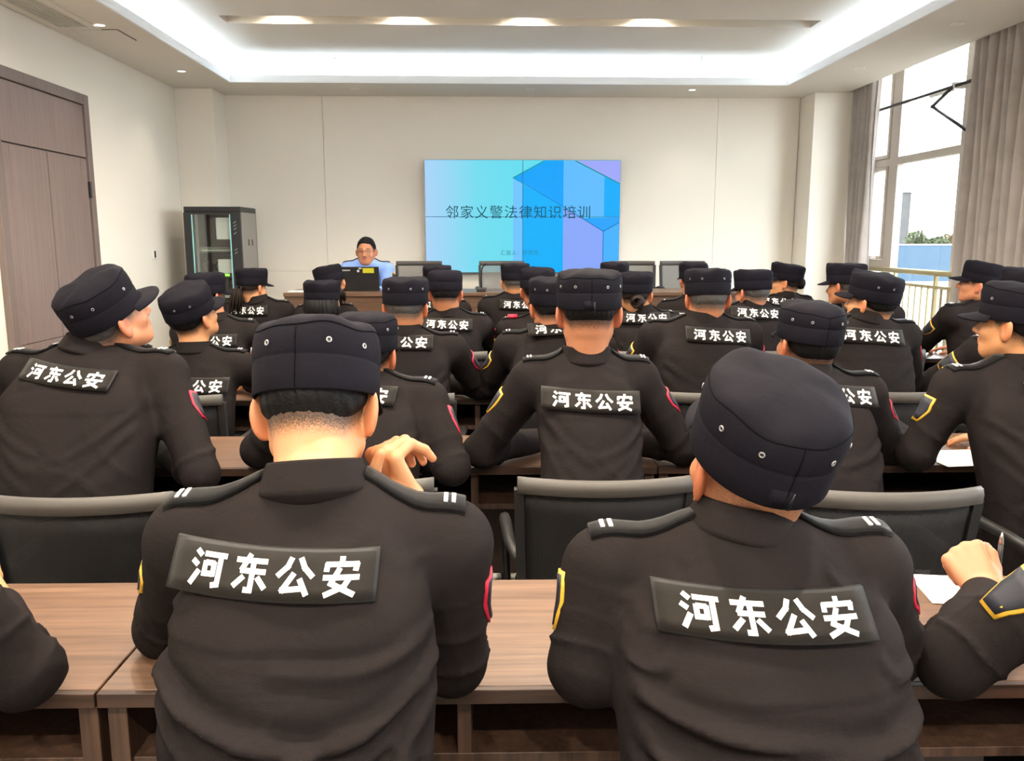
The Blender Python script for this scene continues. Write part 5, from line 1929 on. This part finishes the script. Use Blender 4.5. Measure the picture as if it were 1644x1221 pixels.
        if row < 2 and tab:
            st_ = [[tocap(capv(-pi / 2 + u_, 1.012, z_)) for u_ in np.linspace(-0.22, 0.06, 5)] for z_ in (0.003, 0.024)]
            MB().slab(st_, (Rc @ V3(0, 0.004, 0)), True).build('adjuster_tab', M_CAP, co_)
            st_ = [[tocap(capv(-pi / 2 + 0.09 + u_, 1.008, z_)) for u_ in ((-0.03 - 0.0, 0.03) if z_ < 0.01 else (-0.012, 0.012))] for z_ in (0.001, 0.022)]
            MB().slab(st_, (Rc @ V3(0, 0.004, 0)), True).build('adjuster_gap', M_BLACK, co_)
    if glasses:
        g_ = MB()
        for s in (-1, 1):
            pts = [Hc + R @ (V3(s * 0.033 + 0.023 * cos(a_), 0.106, -0.004 + 0.017 * sin(a_)) * hs) - org for a_ in np.linspace(0, 2 * pi, 17)[:-1]]
            g_.tube(pts, 0.0014, 5, closed=True)
            g_.tube([Hc + R @ (V3(*p_) * hs) - org for p_ in ((s * 0.056, 0.104, 0.0), (s * 0.078, 0.06, 0.0), (s * 0.084, -0.01, 0.004))], 0.0013, 5)
        g_.tube([Hc + R @ (V3(*p_) * hs) - org for p_ in ((-0.010, 0.107, 0), (0, 0.110, 0.002), (0.010, 0.107, 0))], 0.0013, 5)
        go = g_.build('glasses', mat('spectacle_frame' + str(row), (0.10, 0.07, 0.05), 0.3, metal=0.5), root)
        for s in (-1, 1):
            pts = [Hc + R @ (V3(s * 0.033 + 0.0225 * cos(a_), 0.1062, -0.004 + 0.0165 * sin(a_)) * hs) - org for a_ in np.linspace(0, 2 * pi, 17)[:-1]]
            MB().add(pts, [tuple(range(16))]).build('lens', M_SPEC, go)

    # ---- trousers and shoes
    hipx = 0.085
    kn = {}
    for s in (-1, 1):
        kn[s] = (P + V3(s * hipx, 0.02, 0.545 + seatz), P + V3(s * 0.12, 0.40, 0.520 + seatz), P + V3(s * 0.115, 0.375, 0.09 + seatz))

    def trs(p):
        d = ellip(p, P + V3(0, -0.0, 0.555 + seatz), V3(0.165 * girth, 0.125, 0.09))
        for s in (-1, 1):
            a_, b_, c_ = kn[s]
            g, h = rcone(p, a_, b_, 0.082, 0.062)
            g2, h2 = rcone(p, b_, c_, 0.060, 0.052)
            d = smin(d, smin(g, g2, 0.03) - 0.002 * np.sin(h * 20 + kp[0]), 0.03)
        return smax(d, (0.462 + seatz) - p[:, 2] - 0.5 * np.maximum(0, p[:, 1] - P[1] - 0.22), 0.01)
    tv, tf = polygonise(trs, P + V3(-0.24, -0.18, 0.03 + seatz), P + V3(0.24, 0.52, 0.68 + seatz), 0.024, 1)
    tm = mesh_np('trousers', tv - org, tf)
    tm.materials.append(M_TROUS)
    put(tm, 'trousers', root)
    global shoe_me
    if shoe_me is None:
        def shoe(p):
            d = ellip(p, V3(0, 0.09, 0.035), V3(0.045, 0.105, 0.048))
            d = smin(d, ellip(p, V3(0, 0.0, 0.045), V3(0.040, 0.055, 0.060)), 0.03)
            return smax(d, 0.002 - p[:, 2], 0.006)
        sv, sf = polygonise(shoe, V3(-0.07, -0.09, -0.02), V3(0.07, 0.22, 0.13), 0.010, 2)
        shoe_me = mesh_np('shoe', sv, sf)
        shoe_me.materials.append(M_SHOE)
    for s in (-1, 1):
        put(shoe_me, 'shoe', root, (s * 0.115, 0.365, seatz))
    tag(root, label, 'person', group)
    return root, jac, EW, org

# ------------------------------------------------------------------ the audience
NY = [1.14, 2.48, 3.56, 4.72, 5.82]
HY = [0.13, 0.08, 0.07, 0.06, 0.06]


def seat(label, row, npx, hpx, patch=None, hy=None, ny=None, px=None, chair_dy=0.0, chairlabel=None, cx=None, **kw):
    ny_ = NY[row] if ny is None else ny
    N = at_y(npx[0], npx[1], ny_)
    H = at_y(hpx[0], hpx[1], ny_ + (HY[row] if hy is None else hy))
    Yd = DESK_Y[row]
    Px = N[0] + (0 if px is None else px)
    P = V3(Px, Yd - 0.28, 0)
    pt = None
    if patch is not None:
        q = at_y(patch[0], patch[1], ny_ - 0.03)
        pt = (q, patch[2])
    r = person(label, row, N, H, P=P, patch=pt, Yd=Yd, **kw)
    chair(Px if cx is None else cx, Yd - 0.28 + chair_dy, 'black mesh chair of the ' + SHORT[label])
    return r


SHORT = {}


def who(label, short):
    SHORT[label] = short
    return label


# --- nearest row
L1 = who('nearest man with head bowed, cropped black hair, hand against his cheek', 'bowed man in the nearest row')
e_r = at_z(722, 1058, 0.812); w_r = at_y(654, 800, 1.315)
hd = dict(d=at_y(606, 716, 1.30) - at_y(654, 800, 1.315), n=V3(0.85, 0.75, 0.1), s=V3(0.0, -1.0, 0.1),
          curl=[(72, 62, 30), (78, 74, 35), (80, 78, 35), (82, 78, 35)],
          thumb=[at_y(634, 792, 1.285), at_y(600, 784, 1.265), at_y(601, 756, 1.255), at_y(611, 728, 1.25)])
N1 = at_y(498, 792, 1.14)
A1 = seat(L1, 0, (494, 792), (512, 655), (450, 893, 1.5), hy=0.17, yaw=6, pitch=24, roll=-3, sw=0.190, drop=0.018, troll=1.5, skin='pale', hair='black', box=0.15, captilt=-4,
          arms={'L': (at_z(272, 1000, 0.80), at_z(350, 945, 0.80)), 'R': (e_r, w_r), 'sleeve': (0.97, 0.45)}, hands=('flat', hd), caph=1.08,
          folds=[(-.185, -.205, .03, -.275, .016, .014), (-.18, -.235, -.06, -.315, .010, .012), (.175, -.165, -.02, -.185, .006, .012), (.185, -.205, .01, -.275, .014, .013), (.18, -.245, .04, -.37, .013, .015), (.175, -.225, .07, -.30, .010, .011), (.15, -.30, -.04, -.36, .009, .014),
                 (-.10, -.075, .08, -.05, .005, .014), (-.18, -.13, -.13, -.10, .006, .010), (-.18, -.10, -.12, -.065, .006, .010), (.17, -.09, .11, -.055, .005, .010), (-.15, -.33, .05, -.38, .008, .016)])
L2 = who('nearest man wearing his cap pushed back, head tilted, broad shoulders', 'broad man in the nearest row')
A2 = seat(L2, 0, (1208, 858), (1206, 748), (1204, 950, 1.0), hy=0.09, yaw=-13, pitch=-8, roll=4, capyaw=12, caproll=3, capz=0.010, capw=1.04, tab=True, hs=1.04, sw=0.198, girth=1.10, skin='tan', hair='bald', box=0.05, captilt=-14, sag=0.006, caph=1.15,
          arms={'L': (at_y(942, 1070, 1.17), at_z(1010, 985, 0.80)), 'R': (at_z(1425, 1040, 0.80), at_z(1400, 985, 0.80))},
          folds=[(-.17, -.095, .12, -.06, .007, .014), (-.18, -.17, .10, -.215, .010, .014), (.19, -.20, -.06, -.235, .011, .013), (-.17, -.225, .14, -.285, .015, .016), (.18, -.26, -.03, -.315, .014, .014), (.17, -.315, -.01, -.39, .013, .015), (-.15, -.30, .02, -.40, .010, .015),
                 (.10, -.045, .18, -.075, .007, .010), (-.12, -.05, -.19, -.085, .008, .010), (-.19, -.14, -.14, -.12, .007, .010), (.19, -.15, .14, -.13, .007, .010), (-.16, -.36, .12, -.42, .010, .016)])
L3 = who('man cut off by the door, sleeve and bare wrist on the nearest desk', 'man cut off beside the door in the nearest row')
A0 = seat(L3, 0, (-440, 840), (-440, 710), None, sw=0.19, skin='warm', chairlabel=None,
          arms={'R': (at_z(38, 1080, 0.802), at_z(-26, 930, 0.82)), 'sleeve': (0.97, 0.62)}, badges=False)
L4 = who('man cut off at the window edge, writing hand holding a pen on the desk', 'writing man in the nearest row')
w_l = at_z(1583, 952, 0.835)
hd = dict(d=V3(-0.12, 0.62, 0.52), n=V3(0.42, 0.72, -0.62), s=V3(1.0, -0.1, 0.25), curl=[(70, 72, 35), (76, 75, 35), (82, 75, 35), (86, 75, 35)],
          thumb=[w_l + V3(0.020, 0.012, 0.014), w_l + V3(0.034, 0.034, 0.034), w_l + V3(0.036, 0.050, 0.056), w_l + V3(0.030, 0.062, 0.068)])
A3 = seat(L4, 0, (2010, 850), (2005, 710), None, sw=0.195, skin='ruddy', tyaw=-8,
          arms={'L': (at_z(1532, 1062, 0.806), w_l), 'sleeve': (0.90, 0.97)}, hands=(hd, 'flat'))
pp = empty('pen', (*(at_y(1606, 882, w_l[1] + 0.052)),))
MB().tube([(0.0, 0, -0.105), (0.0, 0, -0.03), (0.0, 0, 0.012)], [0.004, 0.0046, 0.0046], 10).build('barrel', M_DGREY, pp)
MB().tube([(0, 0, 0.012), (0, 0, 0.024), (0, 0, 0.036)], [0.0047, 0.0036, 0.0008], 10).build('tip', M_STEEL, pp)
pp.rotation_euler = (0.10, -0.06, 0)
tag(pp, 'black pen with silver tip held upright in a fist', 'pen')

# --- second row
B = [
    ('heavy man looking toward the window, peak raised, beside the door', 'heavy man by the door', (125, 562), (180, 510), (118, 598, 6), dict(yaw=42, pitch=-26, roll=4, sw=0.225, girth=1.14, skin='ruddy', hair='grey', box=0.35, tyaw=6, caph=1.1, captilt=-4)),
    ('man half hidden behind the bowed man, fabric cap and right ear showing', 'man behind the bowed man', (572, 606), (588, 568), (560, 628, 4), dict(yaw=10, pitch=4, sw=0.20, skin='tan', hair='black', box=0.0, tyaw=6, girth=1.03)),
    ('upright man in the middle with short fade haircut and both ears out', 'upright man in the middle', (945, 572), (945, 500), (945, 636, 3), dict(yaw=3, pitch=4, sw=0.165, girth=0.92, skin='ruddy', hair='black', box=0.3, hairline=0.004, hy=0.05, captilt=-3, tab=True)),
    ('man with thick dark sideburn turned slightly to the screen, behind the broad man', 'man beside the broad man', (1306, 600), (1296, 550), (1334, 630, 6), dict(yaw=-13, pitch=-4, roll=3, capyaw=9, sw=0.195, skin='tan', hair='black', box=0.0, girth=1.0, hairline=-0.006)),
    ('man at the window edge of the second row leaning his elbow on the desk', 'leaning man at the window end', (1662, 585), (1628, 520), (1700, 628, 3), dict(yaw=-38, pitch=-4, sw=0.21, skin='warm', hair='black', box=0.4, tyaw=-6, girth=1.06, px=0.02)),
    ('man cut off at the door edge of the second row, only his sleeve showing', 'sleeve at the door edge', (-182, 590), (-180, 525), None, dict(sw=0.19, skin='tan')),
]
ARM2 = {2: None,
        4: {'L': (at_z(1470, 725, 0.812), at_z(1432, 690, 0.80))},
        1: {'R': (at_z(724, 752, 0.81), at_z(650, 722, 0.80))},
        0: {'R': (at_z(322, 760, 0.81), at_z(240, 712, 0.80))}}
CH2 = {0: -0.98, 2: 0.305, 3: 0.985, 1: -0.36}
for i, (lb, sh, n_, h_, p_, kw) in enumerate(B):
    kw = dict(kw)
    if ARM2.get(i):
        kw['arms'] = ARM2[i]
    seat(who(lb, sh), 1, n_, h_, p_, cx=CH2.get(i), chair_dy={3: -0.12, 0: -0.10}.get(i, 0.0), **kw)

# --- third row
Cc = [
    ('man looking up to the screen, cropped sides and bare ear, by the equipment rack', 'man looking up by the rack', (305, 562), (310, 505), (316, 614, 3), dict(yaw=33, pitch=-22, roll=4, sw=0.185, skin='warm', hair='black', box=0.3)),
    ('man in the third row with greying nape, before the presenter', 'man before the presenter', (648, 532), (652, 492), (640, 548, 1), dict(yaw=8, pitch=2, sw=0.20, skin='tan', hair='grey', box=0.5, girth=1.06)),
    ('man in the third row left of the upright man, patch half covered', 'man beside the upright man', (893, 530), (885, 492), (902, 527, -3), dict(yaw=-10, pitch=0, sw=0.20, skin='ruddy', hair='black', box=0.5, girth=1.04)),
    ('grey haired man with tall cap and full lettering, before the head table', 'grey haired man', (1132, 512), (1135, 478), (1152, 537, 4), dict(yaw=2, pitch=2, sw=0.205, skin='tan', hair='grey', box=0.7, girth=1.12, captilt=4)),
    ('man with peak raised looking toward the slide, nearest the railing', 'man looking to the slide', (1400, 512), (1398, 484), (1394, 538, 3), dict(yaw=-38, pitch=-6, sw=0.185, skin='warm', hair='black', box=0.6, captilt=-3)),
    ('man nearly hidden at the window end, cap peak and strap showing', 'hidden man at the window end', (1655, 540), (1642, 478), None, dict(yaw=-42, pitch=-6, sw=0.185, skin='tan', hair='black', box=0.4)),
    ('man hidden behind the heavy man, only his shoulders showing', 'man behind the heavy man', (150, 552), (165, 505), (140, 578, 3), dict(yaw=20, sw=0.18, skin='tan', hair='black', girth=1.0)),
]
for i, (lb, sh, n_, h_, p_, kw) in enumerate(Cc):
    seat(who(lb, sh), 2, n_, h_, p_, **kw)

# --- fourth row
Dd = [
    ('man with cap before the rack glass, face turned to the screen', 'man before the rack', (340, 512), (333, 474), None, dict(yaw=28, pitch=0, sw=0.19, skin='tan', hair='black', box=0.6)),
    ('woman with dark hair hanging below a square cap, behind the laptop', 'woman with loose hair', (508, 520), (518, 486), (497, 514, 0), dict(yaw=4, pitch=2, sw=0.165, skin='pale', hair='black', box=0.9, longhair=dict(kind='bob', len=0.12, span=1.7))),
    ('man with full lettering seated before the presenter side of the slide', 'man below the slide edge', (718, 502), (715, 470), (717, 520, 2), dict(yaw=0, pitch=4, sw=0.19, skin='tan', hair='black', box=0.2, girth=1.05)),
    ('man with a red shoulder mark, half hidden in the fourth row', 'man with the red mark', (872, 508), (862, 465), None, dict(yaw=-6, sw=0.20, skin='tan', hair='black', red_mark=True)),
    ('woman with rolled hair and faded cap, full lettering, before the head table', 'woman with rolled hair', (1030, 498), (1020, 472), (1037, 510, 1), dict(yaw=14, pitch=0, sw=0.17, skin='warm', hair='brown', box=0.5, longhair=dict(kind='bun', brown=True, dx=0.02))),
    ('man with glasses turned toward the slide in the fourth row', 'man with glasses', (1212, 488), (1207, 468), (1216, 502, 3), dict(yaw=-26, pitch=0, sw=0.19, skin='ruddy', hair='grey', box=0.8, glasses=True, captilt=4)),
    ('man with peak and cheek showing behind the man nearest the railing', 'man behind the railing man', (1392, 486), (1356, 458), (1396, 494, 3), dict(yaw=-34, pitch=2, sw=0.185, skin='tan', hair='grey', box=0.8)),
    ('man at the window by the curtain looking to the slide, grey cap light', 'man by the curtain', (1592, 485), (1572, 456), (1606, 510, 3), dict(yaw=-52, pitch=-10, sw=0.205, skin='ruddy', hair='black', box=0.4, tyaw=-8, girth=1.05)),
]
for i, (lb, sh, n_, h_, p_, kw) in enumerate(Dd):
    seat(who(lb, sh), 3, n_, h_, p_, **kw)

# --- fifth row
Ee = [
    ('woman with long brown ponytail over her lettering, beside the rack', 'woman with the ponytail', (410, 482), (406, 460), (396, 498, 0), dict(yaw=34, pitch=2, sw=0.185, skin='pale', hair='brown', box=0.5, longhair=dict(kind='tail', brown=True, len=0.15, w=0.045, dx=-0.03))),
    ('woman with tilted cap and ponytail in front of the laptop', 'woman before the laptop', (520, 488), (530, 456), None, dict(yaw=-20, pitch=10, roll=-10, sw=0.165, skin='pale', hair='brown', box=0.7, longhair=dict(kind='tail', brown=True, len=0.12, w=0.04, dx=0.05))),
    ('man almost hidden behind the man below the slide edge', 'hidden man below the slide', (698, 480), (702, 455), (692, 489, 0), dict(yaw=0, sw=0.185, skin='tan', hair='black', box=0.6)),
    ('man with square cap in front of the slide, lettering on his back', 'man in front of the slide', (828, 474), (827, 452), (835, 489, 2), dict(yaw=2, pitch=2, sw=0.20, skin='warm', hair='grey', box=0.8, girth=1.05)),
    ('man behind the upright man, only the cap top showing', 'man behind the upright man', (988, 482), (986, 450), None, dict(yaw=0, sw=0.185, skin='tan', hair='black', box=0.8)),
    ('man behind the grey haired man, cap and shoulder showing', 'man behind the grey haired man', (1114, 480), (1112, 450), None, dict(yaw=-6, sw=0.185, skin='tan', hair='black', box=0.8)),
    ('woman with hair pinned under a cap, turned sideways by the pilaster', 'woman by the pilaster', (1264, 474), (1260, 452), (1250, 484, 2), dict(yaw=-62, pitch=-6, sw=0.165, skin='warm', hair='brown', box=0.9, longhair=dict(kind='bun', brown=False, dz=0.0), hs=1.0)),
]
for i, (lb, sh, n_, h_, p_, kw) in enumerate(Ee):
    seat(who(lb, sh), 4, n_, h_, p_, **kw)

# --- the presenter, facing the room
M_SHIRT = fabric('shirt_blue', s2l((128, 160, 226)), foldamt=0.15, sheen=0.1, tint=s2l((140, 172, 236)))
pc_ = at_y(588, 403, 7.86)
nb_ = at_y(590, 417, 7.94)
og = V3(pc_[0], 8.12, 0)
mir = lambda v: V3(2 * og[0] - v[0], 2 * og[1] - v[1], v[2])
pr_ = person('presenter in light blue uniform shirt and glasses behind the laptop', 3, mir(nb_), mir(pc_), yaw=2, pitch=2, sw=0.185, girth=1.08, P=og, skin='ruddy', hair='black', hairline=0.0, hs=1.06, ears=0.82, jaw=1.14,
             cap=False, shirt=M_SHIRT, glasses=True, seatz=PLAT, group=None, folds=[],
             arms={'L': (mir(at_y(622, 466, 7.80)), mir(at_y(604, 468, 7.68))), 'R': (mir(at_y(551, 466, 7.80)), mir(at_y(566, 468, 7.70)))})
pr_[0].rotation_euler = (0, 0, pi)
chair(og[0], 8.12, 'grey mesh chair under the presenter', pi, CHG, PLAT, 'grey mesh chairs behind the head table')

# ------------------------------------------------------------------ things on the desks
def paper(px, py, w, d, rz, label, z=0.7512, m=M_PAPER, name='paper_sheet', th=0.0015):
    p = at_z(px, py, z)
    o = MB().slab([[(-w, -d, 0), (w, -d, 0)], [(-w, d, 0), (w, d, 0)]], (0, 0, th)).build(name, m)
    o.location = (p[0], p[1], z)
    o.rotation_euler = (0, 0, rz)
    tag(o, label, 'paper', 'papers on the desks')
    return o


paper(772, 624, 0.10, 0.145, 0.35, 'white sheet on the third desk row in the middle gap')
paper(1560, 948, 0.105, 0.075, -0.15, 'white paper under the fist with the pen')
paper(1540, 735, 0.11, 0.10, 0.1, 'white paper beside the leaning man in the second row')
p = at_z(1476, 608, 0.752)
t = empty('open_notebook', (p[0], p[1], 0.751), 0.12)
for s in (-1, 1):
    MB().slab([[(0, -0.105, 0.0), (s * 0.075, -0.105, 0.006), (s * 0.15, -0.105, 0.002)], [(0, 0.105, 0.0), (s * 0.075, 0.105, 0.006), (s * 0.15, 0.105, 0.002)]], (0, 0, 0.008), True).build('page_block', M_YPAPER if s < 0 else M_PAPER, t)
MB().box(-0.155, 0.155, -0.11, 0.11, -0.0008, 0.0, 0).build('cover', M_YPAPER, t)
tag(t, 'open notebook with yellow and cream pages near the railing', 'notebook')
